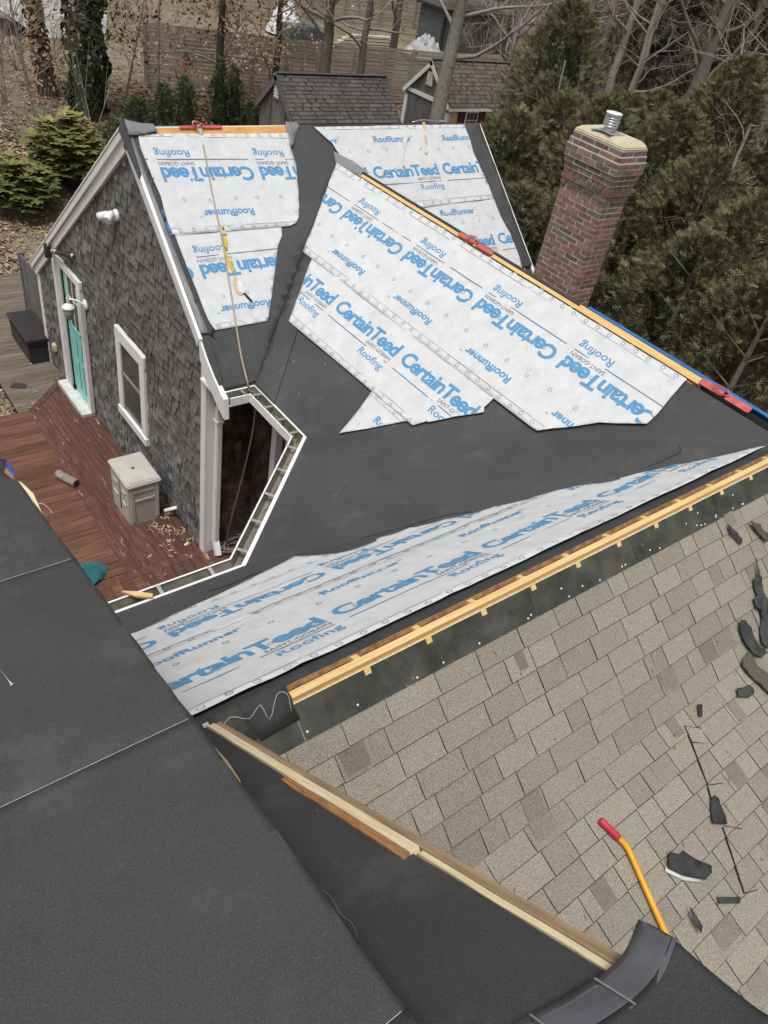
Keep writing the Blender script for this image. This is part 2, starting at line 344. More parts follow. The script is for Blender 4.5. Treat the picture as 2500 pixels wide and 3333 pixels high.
# printed words as flat outlines, cut to the sheet
_txt = {}
def text_tris(body, bold=0.0):
    k = (body, bold)
    if k in _txt: return _txt[k]
    cu = bpy.data.curves.new("t", 'FONT'); cu.body = body; cu.size = 1; cu.offset = bold; cu.resolution_u = 3; cu.fill_mode = 'FRONT'
    if body.startswith("Certain"): cu.space_character = .90
    o = bpy.data.objects.new("t", cu); COL.objects.link(o)
    me = bpy.data.meshes.new_from_object(o.evaluated_get(bpy.context.evaluated_depsgraph_get()))
    bm = bmesh.new(); bm.from_mesh(me); bmesh.ops.triangulate(bm, faces=bm.faces[:])
    T = [[(v.co.x, v.co.y) for v in f.verts] for f in bm.faces]; bm.free(); bpy.data.meshes.remove(me); bpy.data.objects.remove(o)
    xs = [p[0] for t in T for p in t]; x0, x1 = min(xs), max(xs)
    cap = .684
    T = [[((p[0] - x0) / (x1 - x0), p[1] / cap) for p in t] for t in T]
    _txt[k] = T; return T
def clip(poly, tri):
    """Sutherland-Hodgman of a polygon against a ccw triangle"""
    out = poly
    for i in range(3):
        a, b = tri[i], tri[(i + 1) % 3]; inp, out = out, []
        if not inp: return []
        def side(p): return (b[0] - a[0]) * (p[1] - a[1]) - (b[1] - a[1]) * (p[0] - a[0])
        for j in range(len(inp)):
            p, q = inp[j - 1], inp[j]; sp, sq = side(p), side(q)
            if (sp >= 0) != (sq >= 0):
                t = sp / (sp - sq); out.append((p[0] + (q[0] - p[0]) * t, p[1] + (q[1] - p[1]) * t))
            if sq >= 0: out.append(q)
    return out
class Printer:
    def __init__(s, P, poly, h, amp, seed):
        s.P, s.h, s.amp, s.seed = P, h, amp, seed
        tr = tessellate_polygon([[V((u, v, 0)) for u, v in poly]])
        s.tri = [ccw([poly[i] for i in t]) for t in tr]
        s.bb = [(min(p[0] for p in t), max(p[0] for p in t), min(p[1] for p in t), max(p[1] for p in t)) for t in s.tri]
        s.acc = {}
    def put(s, m, polys):
        vs, fs = s.acc.setdefault(m, ([], []))
        for pl in polys:
            x0, x1 = min(p[0] for p in pl), max(p[0] for p in pl); y0, y1 = min(p[1] for p in pl), max(p[1] for p in pl)
            for t, b in zip(s.tri, s.bb):
                if x1 < b[0] or x0 > b[1] or y1 < b[2] or y0 > b[3]: continue
                c = clip(pl, t)
                if len(c) >= 3:
                    o = len(vs); vs += [s.P.at(u, v, s.h + wrk(u, v, s.amp, s.seed) + .0045) for u, v in c]; fs.append(tuple(range(o, o + len(c))))
    def done(s, parent):
        nm = {'blue': 'blue_lettering', 'grey': 'printed_nail_ring', 'lineblue': 'printed_line'}
        for m, (vs, fs) in s.acc.items():
            if fs:
                o = mesh(nm[m], vs, fs, m, parent); o['kind'] = 'stuff'
def print_roll(pr, u0, s0, r, up, us=1.0, ks=1.0, tilt=0.0, rr=.15, n=(-3, 6), width=1.22, words=None, edges=(1, 1)):
    """the roll's repeat: r = reading direction along u, up = +1 when letter tops point down the slope"""
    def tf(a, v): u = u0 + r * a * us; return (u, s0 + up * v * ks + tilt * (u - u0))
    def word(b, a0, a1, v0, cap, m, bold): pr.put(m, [[tf(a0 + (a1 - a0) * x, v0 + cap * y) for x, y in t] for t in text_tris(b, bold)])
    def ring(a, v, rad_=.022):
        th = .005; k = 12
        for i in range(k):
            A, B = 2 * math.pi * i / k, 2 * math.pi * (i + 1) / k
            pr.put('grey', [[tf(a + q * math.cos(x), v + q * math.sin(x)) for q, x in ((rad_, A), (rad_, B), (rad_ - th, B), (rad_ - th, A))]])
    per = 1.256
    for k in range(*n):
        o = k * per
        if words is None or k in words or True:
            word("CertainTeed", o - .01, o + 1.155, .443, .160, 'blue', .031)
            pr.put('lineblue', [[tf(o - .0, .339), tf(o + 1.15, .339), tf(o + 1.15, .35), tf(o, .35)]])
            word("SAINT-GOBAIN", o + .715, o + 1.15, .372, .044, 'grey', .004)
            word("Roofing", o + .73, o + 1.155, .232, .082, 'blue', .012)
            word("RoofRunner", o + rr, o + rr + .66, .957, .082, 'blue', .030)
            word("TM", o + rr + .67, o + rr + .71, 1.022, .018, 'grey', 0)
        for q in range(4):
            ring(o + .16 + q * per / 4 + R.uniform(-.02, .02), .50 + R.uniform(-.015, .015)); ring(o + .05 + q * per / 4 + R.uniform(-.02, .02), .835 + R.uniform(-.015, .015))
        for q in range(8):
            if edges[0]: ring(o + .04 + q * per / 8 + R.uniform(-.012, .012), .033 + R.uniform(-.006, .006))
            if edges[1]: ring(o + .09 + q * per / 8 + R.uniform(-.012, .012), width - .033 + R.uniform(-.006, .006))
    a0, a1 = n[0] * per, n[1] * per
    for v in (.068, width - .07): pr.put('grey', [[tf(a0, v), tf(a1, v), tf(a1, v + .004), tf(a0, v + .004)]])
# ------------------------------------------------------------------ setting: ground
def ground_z(x, y):
    t = max(0, min(1, (y - 17) / 14)); u = max(0, min(1, (y + .35 * x - 38.5) / 9)); q = max(0, min(1, (x - 26) / 30))
    return -8.28 + .88 * t * t * (3 - 2 * t) * (1 - .3 * q) + .8 * u * u * (3 - 2 * u) + .012 * max(0, y + .35 * x - 50) * (1 - q) + .10 * noise.noise((x * .22, y * .22, 0)) + .03 * noise.noise((x * .9, y * .9, 2))
def sheet_ground(name, x0, x1, y0, y1, nx, ny, m, dz=0):
    vs = [(x0 + (x1 - x0) * i / nx, y0 + (y1 - y0) * j / ny, 0) for j in range(ny + 1) for i in range(nx + 1)]
    vs = [(x, y, ground_z(x, y) + dz) for x, y, _ in vs]
    fs = [(j * (nx + 1) + i, j * (nx + 1) + i + 1, (j + 1) * (nx + 1) + i + 1, (j + 1) * (nx + 1) + i) for j in range(ny) for i in range(nx)]
    return tag(mesh(name, vs, fs, m, None, True), kind='structure')
sheet_ground("ground", -120, 260, -60, 300, 190, 180, "ground")

# ------------------------------------------------------------------ the house
H = thing("house", (5, 6, -8), "grey cedar shingled house with its roofs stripped and papered in black and white", "house")
XW, YW, XD = 3.56, 6.94, 4.25
# --- roof slopes (sheathing faced with black membrane)
roofL = slab("roof", PL, [(3.5, 0), (9.0, 0), (9.0, 3.18), (8.55, 3.18), (6.228, .483), (3.908, 3.18), (3.5, 3.18)], "mem", H)
tag(roofL, "black papered slope of the gabled wing above the small gutter")
sD = (V((2.32, 1.73))).length; sF = V((2.302, 1.73)).length
roofD = slab("roof", PD, [(8.52, .055), (1.70, .055), (5.38, sD), (6.443, sD)], "mem", H)
tag(roofD, "black papered slope of the cross wing below its open ridge")
roofF = slab("roof", PF, [(.2, .02), (1.30, .02), (1.30, .096), (6.15, .096), (2.398, sF), (.2, sF)], "mem", H)
tag(roofF, "black papered slope above the long deck gutter")
C2, C3, AP = V((3.908, 5.38, ZG)), V((2.398, 3.979, ZG)), V((6.228, 1.677, -2.99))
fn = (C3 - C2).cross(AP - C2).normalized(); fn = fn if fn.z > 0 else -fn
NB = 26   # the shallow corner slope, softly dished
vs, fs = [], []
for i in range(NB + 1):
    for j in range(NB + 1 - i):
        a, b = i / NB, j / NB; p = C2 + (AP - C2) * a + (C3 - C2) * b
        e = min(a, b, 1 - a - b)
        vs.append(p + fn * (.012 * noise.noise((p.x * 2.5, p.y * 2.5, 1)) * min(1, e * 6)))
idx = lambda i, j: i * (NB + 1) - i * (i - 1) // 2 + j
for i in range(NB):
    for j in range(NB - i):
        fs.append((idx(i, j), idx(i + 1, j), idx(i, j + 1)))
        if j < NB - i - 1: fs.append((idx(i + 1, j), idx(i + 1, j + 1), idx(i, j + 1)))
roofC = fixn(mesh("roof", vs, fs, "mem", H, True)); tag(roofC, "shallow black corner slope between two roof valleys")
def crease(P_, n_, pts, rr_=.0025, m_="black"):
    tube("membrane_crease", spline([V(p) + n_ * .002 for p in pts], 5), rr_, m_, P_, 4)
fl_p = lambda a, b: C2 + (AP - C2) * a + (C3 - C2) * b
crease(roofC, fn, [fl_p(.80, .03), fl_p(.80, .07), fl_p(.785, .11), fl_p(.74, .19)])
crease(roofC, fn, [fl_p(.42, .55), fl_p(.36, .60), fl_p(.30, .68), fl_p(.22, .77)], .0022)
crease(roofC, fn, [fl_p(.50, .02), fl_p(.485, .14), fl_p(.48, .20)], .0014)
crease(roofC, fn, [fl_p(.16, .30), fl_p(.14, .45), fl_p(.12, .62)], .0012, "memgrey")
crease(roofF, PF.n, [PF.at(1.9, 2.45), PF.at(2.05, 2.40), PF.at(2.3, 2.44), PF.at(2.42, 2.36)], .003)
crease(roofD, PD.n, [PD.at(6.28, 2.3, .012), PD.at(6.33, 2.55, .012), PD.at(6.40, 2.82, .012)], .0016, "memgrey")
# far slopes, out of sight
mesh("roof", [(3.5, 8.884, -2.68), (9.0, 8.884, -2.68), (9.0, 13.46, -6.24), (3.5, 13.46, -6.24), (3.5, 8.884, -2.74), (9.0, 8.884, -2.74), (9.0, 13.42, -6.30), (3.5, 13.42, -6.30)], BF, "shing2", H)
mesh("roof", [(6.27, 8.5, -3.0), (6.27, 1.6, -3.0), (8.55, 1.6, -4.72), (8.55, 6.5, -4.72), (6.27, 8.5, -3.06), (6.27, 1.6, -3.06), (8.55, 1.6, -4.78), (8.55, 6.5, -4.78)], BF, "memdark", H)
mesh("roof", [(6.30, -1.6, -4.95), (6.2, 1.62, -3.02), (8.55, 1.6, -4.72), (8.6, -1.6, -5.6)], [(0, 1, 2, 3)], "shing2", H)
# laps and flaps of membrane
def strip(name, P, poly, m, par, h=.006, amp=.003, seed=1, lift=.006, label=None, step=.12):
    o = patch(name, P, poly, m, par, h, step, amp, seed, lift); return tag(o, label) if label else o
strip("membrane_strip", PL, [(3.505, -.02), (3.86, -.02), (3.86, .10), (3.70, 1.2), (3.72, 2.35), (3.656, 2.498), (3.505, 2.463), (3.505, 1.4), (3.505, .3)], "mem", roofL, .008, .0025)
strip("grey_membrane_edge", PL, [(3.505, .02), (3.56, .02), (3.555, 1.2), (3.585, 2.3), (3.60, 2.47), (3.508, 2.46), (3.505, 1.2)], "memgrey", roofL, .016, .002)
strip("membrane_strip", PL, [(8.692, .0), (9.0, .0), (9.0, .7), (9.0, 1.35), (9.0, 2.3), (8.772, 2.337), (8.816, 2.141), (8.807, 1.764), (8.737, 1.436), (8.737, 1.222), (8.719, 1.007), (8.709, .739), (8.666, .47), (8.695, .23)], "mem", roofL, .040)
strip("valley_membrane", PL, [(5.66, -.02), (6.0, -.02), (6.24, .30), (6.222, .484), (3.95, 3.125), (3.55, 3.14), (3.60, 2.505), (4.30, 2.50), (4.44, 2.40), (4.75, 1.80), (4.9, 1.44), (5.05, 1.29), (5.35, 1.05), (5.5, .6), (5.56, .22)], "mem", roofL, .012, .003, 2, .002)
strip("valley_membrane", PD, [(8.50, .075), (6.45, 2.87), (6.02, 2.87), (6.9, 1.75), (7.6, .75), (8.0, .08)], "mem", roofD, .012, .003, 3, .002)
strip("membrane_flap", PL, [(5.60, -.05), (5.76, -.05), (5.80, .0), (5.60, .26), (5.54, .30)], "memgrey", roofL, .02, .01, 4, .02)
mesh("membrane_flap", [PD.at(u, s, h) for u, s, h in ((8.80, .0, .02), (8.62, -.03, .10), (8.3, -.03, .045), (8.0, -.03, .02), (7.95, .02, .012), (8.28, .05, .012), (8.55, .10, .02), (8.75, .14, .0), (8.5, -.16, -.10), (8.0, -.12, -.08))],
     [(0, 1, 6, 7), (1, 2, 5, 6), (2, 3, 4, 5), (0, 8, 1), (1, 8, 2), (2, 8, 9, 3)], "memgrey", roofD, True)
strip("membrane_patch", PL, [(3.46, -.10), (3.84, -.03), (3.86, .06), (3.66, .09), (3.50, .10)], "memgrey", roofL, .035, .012, 6, .02)
mesh("membrane_flap", [PL.at(3.42, .02, .02), PL.at(3.47, -.10, .12), PL.at(3.52, -.09, .05), PL.at(3.50, .55, .02), PL.at(3.45, .62, .02)], [(0, 1, 2, 3, 4)], "mem", roofL)
# --- ridges
ply = pbox("ridge_plywood", PL, 3.85, 5.66, -.004, .11, .002, .012, "ply", roofL)
pbox("ridge_plywood_edge", PL, 3.85, 5.66, -.022, -.004, .0, .014, "palewood", roofL)
pbox("membrane_edge", PL, 3.85, 4.2, -.05, -.026, -.06, -.012, "bluefilm", roofL); pbox("membrane_edge", PL, 4.2, 8.7, -.05, -.026, -.07, -.022, "memdark", roofL)
pbox("ridge_board", PD, 2.68, 8.31, -.012, .030, -.10, .012, "firy", roofD)
pbox("ridge_sheathing", PD, 2.6, 4.2, -.05, -.02, -.08, -.012, "firy", roofD)
pbox("membrane_edge", PD, 1.75, 4.11, -.085, -.056, -.09, -.012, "bluefilm", roofD)
pbox("ridge_gap", PD, 2.9, 8.30, .030, .058, -.08, -.035, "black", roofD)
for k in range(12): pbox("rafter", PD, 3.42 + k * .4064, 3.46 + k * .4064, .026, .062, -.06, .002, "firy", roofD)
pbox("sheathing_edge", PD, 2.72, 8.3, .050, .062, -.018, .004, "plyedge", roofD)
pbox("sheathing_edge", PD, 2.72, 8.3, -.07, -.045, -.08, -.030, "memdark", roofD)
box("ridge_board", 1.315, 6.22, 1.652, 1.692, -3.25, -2.995, "fir", roofF)
for k in range(-3, 9):
    x = 2.957 + k * .4064
    if x < 1.35: continue
    o = obox("rafter", (x, 1.656, -3.038), (x, 1.630, -3.062), .038, .07, (0, 0, 1), "fir", roofF)
    o = obox("rafter", (x, 1.69, -3.055), (x, 1.73, -3.075), .038, .07, (0, 0, 1), "fir", roofF)
pbox("sheathing_edge", PF, 1.29, 6.2, .088, .100, -.022, .002, "plyedge", roofF)
pbox("membrane_edge", PF, 1.0, 6.2, .098, .20, .001, .006, "memdark", roofF)
box("ridge_gap", 1.33, 6.2, 1.50, 1.86, -3.30, -3.22, "black", roofF)
# --- white underlayment sheets with print
SH = {
 'L2': (PL, [(3.62, 1.236), (5.019, 1.29), (4.999, 1.336), (4.965, 1.435), (4.913, 1.456), (4.905, 1.50), (4.872, 1.537), (4.684, 1.887), (4.535, 2.155), (4.398, 2.394), (4.356, 2.452), (4.009, 2.453), (3.68, 2.455), (3.64, 2.32), (3.635, 1.952), (3.624, 1.58)], .010),
 'L1': (PL, [(3.625, .068), (4.085, .078), (4.799, .09), (5.60, .10), (5.549, .282), (5.533, .533), (5.429, .873), (5.353, 1.086), (5.29, 1.22), (5.231, 1.290), (5.112, 1.323), (4.334, 1.311), (3.6, 1.29), (3.592, 1.121), (3.621, .815), (3.603, .561), (3.591, .253)], .015),
 'D3': (PD, [(5.20, 1.98), (4.80, 1.98), (4.50, 2.003), (4.59, 2.032), (4.751, 2.229), (4.904, 2.415), (5.062, 2.598), (5.10, 2.366)], .007),
 'D2': (PD, [(7.419, 1.245), (5.824, 1.23), (4.066, 1.250), (4.053, 1.308), (4.053, 1.418), (4.012, 1.455), (4.207, 1.666), (4.366, 1.873), (4.382, 1.894), (4.406, 1.897), (4.486, 2.021), (5.004, 2.030), (5.766, 2.038), (6.843, 2.058), (7.017, 1.812), (7.11, 1.677), (7.261, 1.485), (7.334, 1.378)], .011),
 'D1': (PD, [(8.47, .050), (8.254, .058), (4.779, .060), (2.78, .055), (2.779, .113), (2.759, .303), (2.733, .474), (2.733, .615), (2.859, .71), (3.071, .863), (3.196, 1.01), (3.35, 1.17), (3.448, 1.278), (3.534, 1.285), (5.338, 1.287), (7.60, 1.285), (7.69, 1.155), (7.80, .98), (7.955, .768), (8.10, .57), (8.27, .342), (8.36, .217)], .016),
 'R2': (PL, [(6.6, 1.163), (7.289, 1.215), (8.78, 1.2), (8.80, 1.439), (8.86, 1.765), (8.87, 2.09), (8.84, 2.368), (8.442, 2.4), (7.2, 1.9)], .007),
 'R1': (PL, [(6.012, .021), (7.061, .014), (8.72, .011), (8.74, .23), (8.75, .498), (8.78, .767), (8.775, 1.009), (8.774, 1.2), (7.99, 1.221), (7.285, 1.245), (7.0, 1.25), (6.25, .42), (6.208, .257)], .013),
 'F2': (PF, [(.50, 1.40), (.50, 1.95), (1.149, 1.982), (1.654, 2.105), (2.676, 2.40), (2.72, 2.28), (2.80, 2.12), (2.92, 1.97), (3.205, 1.950), (3.28, 2.03), (3.33, 1.985), (3.366, 1.964), (3.55, 1.92), (3.823, 1.781), (3.963, 1.67), (4.1, 1.60), (4.26, 1.58), (4.388, 1.523), (4.45, 1.45), (4.466, 1.35), (3.4, 1.31), (1.9, 1.28)], .007),
 'F1': (PF, [(.50, .205), (1.5, .205), (3.7, .205), (6.2, .205), (6.2, .25), (6.04, .319), (5.741, .72), (5.515, .797), (5.304, .857), (5.20, .86), (5.134, .883), (5.098, .932), (5.03, .90), (4.977, .93), (4.85, 1.18), (4.791, 1.36), (4.70, 1.43), (4.54, 1.395), (4.275, 1.377), (3.447, 1.378), (2.713, 1.385), (1.932, 1.37), (.50, 1.37)], .013)}
LBL = {'L1': "upper white sheet on the gabled wing under the plywood strip", 'L2': "lower white sheet on the gabled wing, narrow and torn along its right edge",
       'D1': "long white sheet just below the open ridge of the cross wing", 'D2': "shorter white sheet lapped under the long one on the cross wing",
       'D3': "small white triangle of sheet poking out below the others", 'R1': "white sheet on the gabled wing behind the cross ridge", 'R2': "lower white sheet disappearing behind the cross ridge",
       'F1': "white sheet along the nearest open ridge, reading upright", 'F2': "white sheet with jagged top edge, its words upside down"}
ROLL = {  # u0, s0, reading, up, us, ks, tilt, rr, n
 'L1': (4.883, .075, -1, 1, 1.0, 1.03, .036, .17, (-2, 3)), 'L2': (4.92, 1.245, -1, 1, 1.0, 1.0, .008, .43, (-1, 3)),
 'D1': (6.452, .055, 1, 1, 1.0, 1.0, 0, .14, (-4, 3)), 'D2': (6.483, 2.040, -1, -1, 1.0, 1.0, 0, .14, (-2, 3)), 'D3': (5.02, 3.22, -1, -1, 1, 1, 0, .14, (-1, 2)),
 'R1': (6.70, 1.215, 1, -1, 1.0, 1.0, 0, .20, (-1, 3)), 'R2': (7.28, 2.345, 1, -1, 1.0, 1.0, 0, .32, (-1, 3)),
 'F1': (2.02, .205, 1, 1, 1.0, .95, 0, .17, (-2, 4)), 'F2': (3.78, 2.08, -1, -1, 1.03, .9, 0, .17, (-1, 4))}
for k, (P, poly, h) in SH.items():
    sd = ord(k[0]) % 7 + int(k[1]); am = .005 if k[0] == 'D' else (.0065 if k[0] == 'R' else .0055)
    o = tag(patch("underlayment_sheet", P, poly, "sheet", H, h + .014, .07, am, sd, .004), LBL[k])
    u0, s0, r, up, us, ks, ti, rr, n = ROLL[k]
    pr = Printer(P, poly, h + .014, am, sd); print_roll(pr, u0, s0, r, up, us, ks, ti, rr, n); pr.done(o)
# blue underside showing at one edge
mesh("blue_sheet_edge", [PL.at(3.575, .98, .02), PL.at(3.60, .98, .022), PL.at(3.605, 1.285, .022), PL.at(3.565, 1.285, .012)], [(0, 1, 2, 3)], "bluefilm", roofL)

# --- near shingled slope
roofN = slab("roof", PN1, [(.9, .012), (1.31, .012), (1.31, .050), (6.3, .050), (6.3, 1.2165), (.9, 1.2165)], "shing2", H); tag(roofN, "steep upper part of the brown asphalt shingled slope")
roofN2 = slab("roof", PN2, [(.9, .0), (6.3, .0), (6.3, 2.6), (.9, 2.6)], "shing2", H); tag(roofN2, "gentler lower part of the brown asphalt shingled slope")
for a, b in ((.94, 1.30), (1.31, 1.92), (1.925, 2.9), (2.905, 3.88), (3.885, 4.87), (4.875, 5.85), (5.855, 6.3)):
    pbox("old_ridge_strip", PN1, a, b, .053 if a > 1.305 else .02, .235, .0, .007, "moss", roofN)
pbox("sheathing_edge", PN1, 1.31, 6.3, .046, .053, -.02, .006, "palewood", roofN)
unit = {}
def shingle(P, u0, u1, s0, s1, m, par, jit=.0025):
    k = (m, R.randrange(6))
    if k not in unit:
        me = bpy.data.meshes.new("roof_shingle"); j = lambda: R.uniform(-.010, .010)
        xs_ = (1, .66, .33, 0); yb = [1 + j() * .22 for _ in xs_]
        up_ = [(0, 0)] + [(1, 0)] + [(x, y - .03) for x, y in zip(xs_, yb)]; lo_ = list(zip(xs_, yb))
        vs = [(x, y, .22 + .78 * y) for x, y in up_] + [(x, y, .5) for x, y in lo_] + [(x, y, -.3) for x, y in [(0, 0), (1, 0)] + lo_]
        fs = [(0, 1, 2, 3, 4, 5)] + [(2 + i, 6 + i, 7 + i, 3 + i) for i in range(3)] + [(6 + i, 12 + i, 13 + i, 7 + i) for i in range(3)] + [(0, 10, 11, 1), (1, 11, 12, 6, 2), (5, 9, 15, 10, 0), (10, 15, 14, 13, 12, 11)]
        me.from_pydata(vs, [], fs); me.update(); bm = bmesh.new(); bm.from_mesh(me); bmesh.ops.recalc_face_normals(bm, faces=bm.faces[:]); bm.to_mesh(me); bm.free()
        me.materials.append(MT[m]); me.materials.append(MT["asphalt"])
        me.polygons.foreach_set("material_index", [0 if len(p.vertices) == 6 else 1 for p in me.polygons]); unit[k] = me  # dark cut sides; the dark butt chamfer paints in each course's shadow line
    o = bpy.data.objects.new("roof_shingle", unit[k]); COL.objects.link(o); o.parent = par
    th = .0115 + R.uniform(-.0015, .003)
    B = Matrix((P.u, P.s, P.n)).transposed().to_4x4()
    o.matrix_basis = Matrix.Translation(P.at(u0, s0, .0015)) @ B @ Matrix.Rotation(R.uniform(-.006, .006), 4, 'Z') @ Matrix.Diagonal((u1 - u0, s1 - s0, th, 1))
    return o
cnt = 0
def courses(P, par, s_start, n, exp, ulim, off):
    global cnt
    for c in range(n):
        s0 = s_start + c * exp; lo, hi = ulim(s0 + exp); u = lo - R.uniform(0, .25)
        while u < hi:
            wd = R.choice((.20, .27, .30, .33, .36, .16, .31))
            a, b = max(u, lo), min(u + wd, hi)
            if b - a > .03:
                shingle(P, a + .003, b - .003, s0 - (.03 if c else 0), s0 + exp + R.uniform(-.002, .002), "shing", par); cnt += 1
                if R.random() < .2 and b - a > .2:      # second layer of the laminate, a darker tab
                    q = R.uniform(.3, .6); x = a + (b - a) * R.uniform(0, 1 - q)
                    if cnt < 290: pbox("laminate_tab", P, x, x + (b - a) * q, s0 + .004, s0 + exp - .0005, .004, .0128, "shing2", par)
            u += wd
for P, par in ((PN1, roofN),): courses(P, par, .217, 7, .1428, lambda s: (.95, 5.75 - .55 * s), 0)
courses(PN2, roofN2, .0, 12, .143, lambda s: (max(.95, 1.72 + .75 * s if s > .25 else .95), 4.95 - .95 * s), 0)
def far_field(P, par, s_start, n, lo):
    ac = Acc()
    for c in range(n):
        s0 = s_start + c * .143; u = lo(s0 + .143)
        while u < 6.28:
            b = min(u + R.choice((.2, .27, .3, .33)), 6.29)
            vs = [P.at(q, s, h) for h in (-.002, 0) for q, s in ((u + .003, s0), (b - .003, s0), (b - .003, s0 + .142), (u + .003, s0 + .142))]
            vs[4:] = [P.at(u + .003, s0, .004), P.at(b - .003, s0, .004), P.at(b - .003, s0 + .142, .013), P.at(u + .003, s0 + .142, .013)]
            ac.add(vs, BF); u = b
    o = fixn(ac.obj("shingle_field", "shing", par)); o['kind'] = 'stuff'
far_field(PN1, roofN, .217, 7, lambda s: 5.755 - .55 * s); far_field(PN2, roofN2, 0, 17, lambda s: 4.955 - .95 * s if s < 1.72 else .95)
print("roof shingles", cnt)
# lifted patch of shingles with a dark edge
def thin(name, P, poly, m, par, h0=.010, th=.003):
    return slab(name, P, poly, m, par, h0 + th, th)
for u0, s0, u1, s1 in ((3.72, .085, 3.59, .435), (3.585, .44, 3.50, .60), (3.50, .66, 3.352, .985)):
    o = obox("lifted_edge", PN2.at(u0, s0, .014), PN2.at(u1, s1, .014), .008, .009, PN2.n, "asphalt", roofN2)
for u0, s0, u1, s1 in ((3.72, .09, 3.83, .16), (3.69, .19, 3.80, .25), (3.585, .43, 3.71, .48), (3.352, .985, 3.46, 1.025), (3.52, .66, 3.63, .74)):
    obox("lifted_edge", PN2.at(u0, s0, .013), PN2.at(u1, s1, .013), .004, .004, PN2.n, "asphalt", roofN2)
slab("loose_shingle", PN2, [(3.715, .09), (3.82, .16), (3.79, .25), (3.69, .185)], "shing", roofN2, .020, .004)
slab("loose_shingle", PN2, [(1.97, .53), (2.05, .56), (2.08, .70), (1.99, .72)], "shing", roofN2, .030, .004)
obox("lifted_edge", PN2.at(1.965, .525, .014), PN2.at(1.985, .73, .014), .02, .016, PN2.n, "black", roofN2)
# roofing nails in the old ridge band
nm = None
for i in range(26):
    u, s = R.uniform(1.1, 5.6), R.choice((.12, .15, .196, .205, .21, .215))
    if nm is None:
        o = lathe("nail", [(.0065, 0), (.0065, .003), (.002, .0045)], (0, 0, 0), "white", roofN, 8); nm = o.data
    else: o = bpy.data.objects.new("nail", nm); COL.objects.link(o); o.parent = roofN
    o.location = PN1.at(u, s, .0085); o.rotation_mode = 'QUATERNION'; o.rotation_quaternion = Z_.rotation_difference(PN1.n)
# granular patch, brown flashing and thread at the near end of the ridge
strip("membrane_patch", PN1, [(1.06, -.06), (1.30, -.06), (1.31, .12), (1.10, .13)], "memdark", roofN, .014, .004)
strip("flashing_patch", PN1, [(.90, -.07), (1.07, -.06), (1.09, .11), (.95, .12)], "moss", roofN, .011, .004)
# --- main roof: dormer slope and main slope
roofM = slab("roof", PM1, [(-4.5, -.6), (.512, -.6), (.512, 3.10), (-4.5, 3.10)], "plyedge", H, 0, .03); tag(roofM, "dormer slope papered in dark grey granule membrane")
roofM2 = slab("roof", PM2, [(-.6, -2.42), (.93, -2.42), (.93, .05), (-.6, .05)], "plyedge", H, 0, .03); tag(roofM2, "main roof slope papered in black beside the rake board")
def edge_x(s): return .517 + .007 * noise.noise((s * 3.1, 1, 0)) + .003 * noise.noise((s * 14, 2, 0))
laps = [(-.6, .34), (.31, 1.24), (1.21, 2.176), (2.15, 3.12)]
for i, (a, b) in enumerate(laps):
    n = 26; ed = [(edge_x(a + (b - a) * k / n), a + (b - a) * k / n) for k in range(n + 1)]
    if i == 3: ed = ed[:-7] + [(.519, 2.86), (.500, 2.93), (.490, 3.0), (.515, 3.06), (.53, 3.11), (.50, 3.16), (.42, 3.19)]
    poly = [(-4.5, a)] + ed + [(-4.5, b if i < 3 else 3.2)]
    patch("membrane_sheet", PM1, poly, "mem2", roofM, .003 + .0018 * (3 - i), .25, .0010, i, .0, .0012)
    if i < 3: pbox("lap_edge", PM1, -4.5, .505, b - .0004, b + .0006, .006, .0103 - .0018 * i, "wwhite", roofM)
for i, (a, b) in enumerate([(-2.42, -1.62), (-1.65, -.78), (-.81, .06)]):
    slab("membrane_sheet", PM2, [(-.2, a), (.905, a), (.905, b), (-.2, b)], "memdark", roofM2, .006 + .003 * (2 - i), .003)
slab("splinter", PM1, [(.512, .955), (.523, .99), (.527, 1.06), (.522, 1.12), (.512, 1.16)], "oldwood", roofM, -.004, .012)
slab("splinter", PM1, [(.512, 2.50), (.527, 2.62), (.54, 2.75), (.528, 2.88), (.50, 2.92)], "palewood", roofM, -.004, .012)
tube("loose_thread", spline([PM1.at(.521, .63, .006), PM1.at(.527, .60, .008), PM1.at(.522, .56, .008), PM1.at(.529, .53, .008), PM1.at(.522, .50, .006)], 5), .0003, "memgrey", roofM, 4)
fixn(mesh("dormer_cheek", [(x, y, z) for x in (.44, .48) for y, z in ((-.6, -1.46), (-.6, -1.9), (2.9, -4.4), (2.9, -2.24))], BF, "sub", roofM))
box("gable_wall", .84, .88, -3.2, 1.9, -8.2, -3.05, "sub", H)
mesh("gable_wall", [(.86, 1.6, -3.05), (.86, -.18, -1.62), (.86, -2.0, -3.05)], [(0, 1, 2)], "sub", H)
mesh("roof", [(.93, -.20, -1.46), (.93, -3.2, -3.9), (-4.5, -3.2, -3.9), (-4.5, -.20, -1.46)], [(0, 1, 2, 3)], "memdark", H)
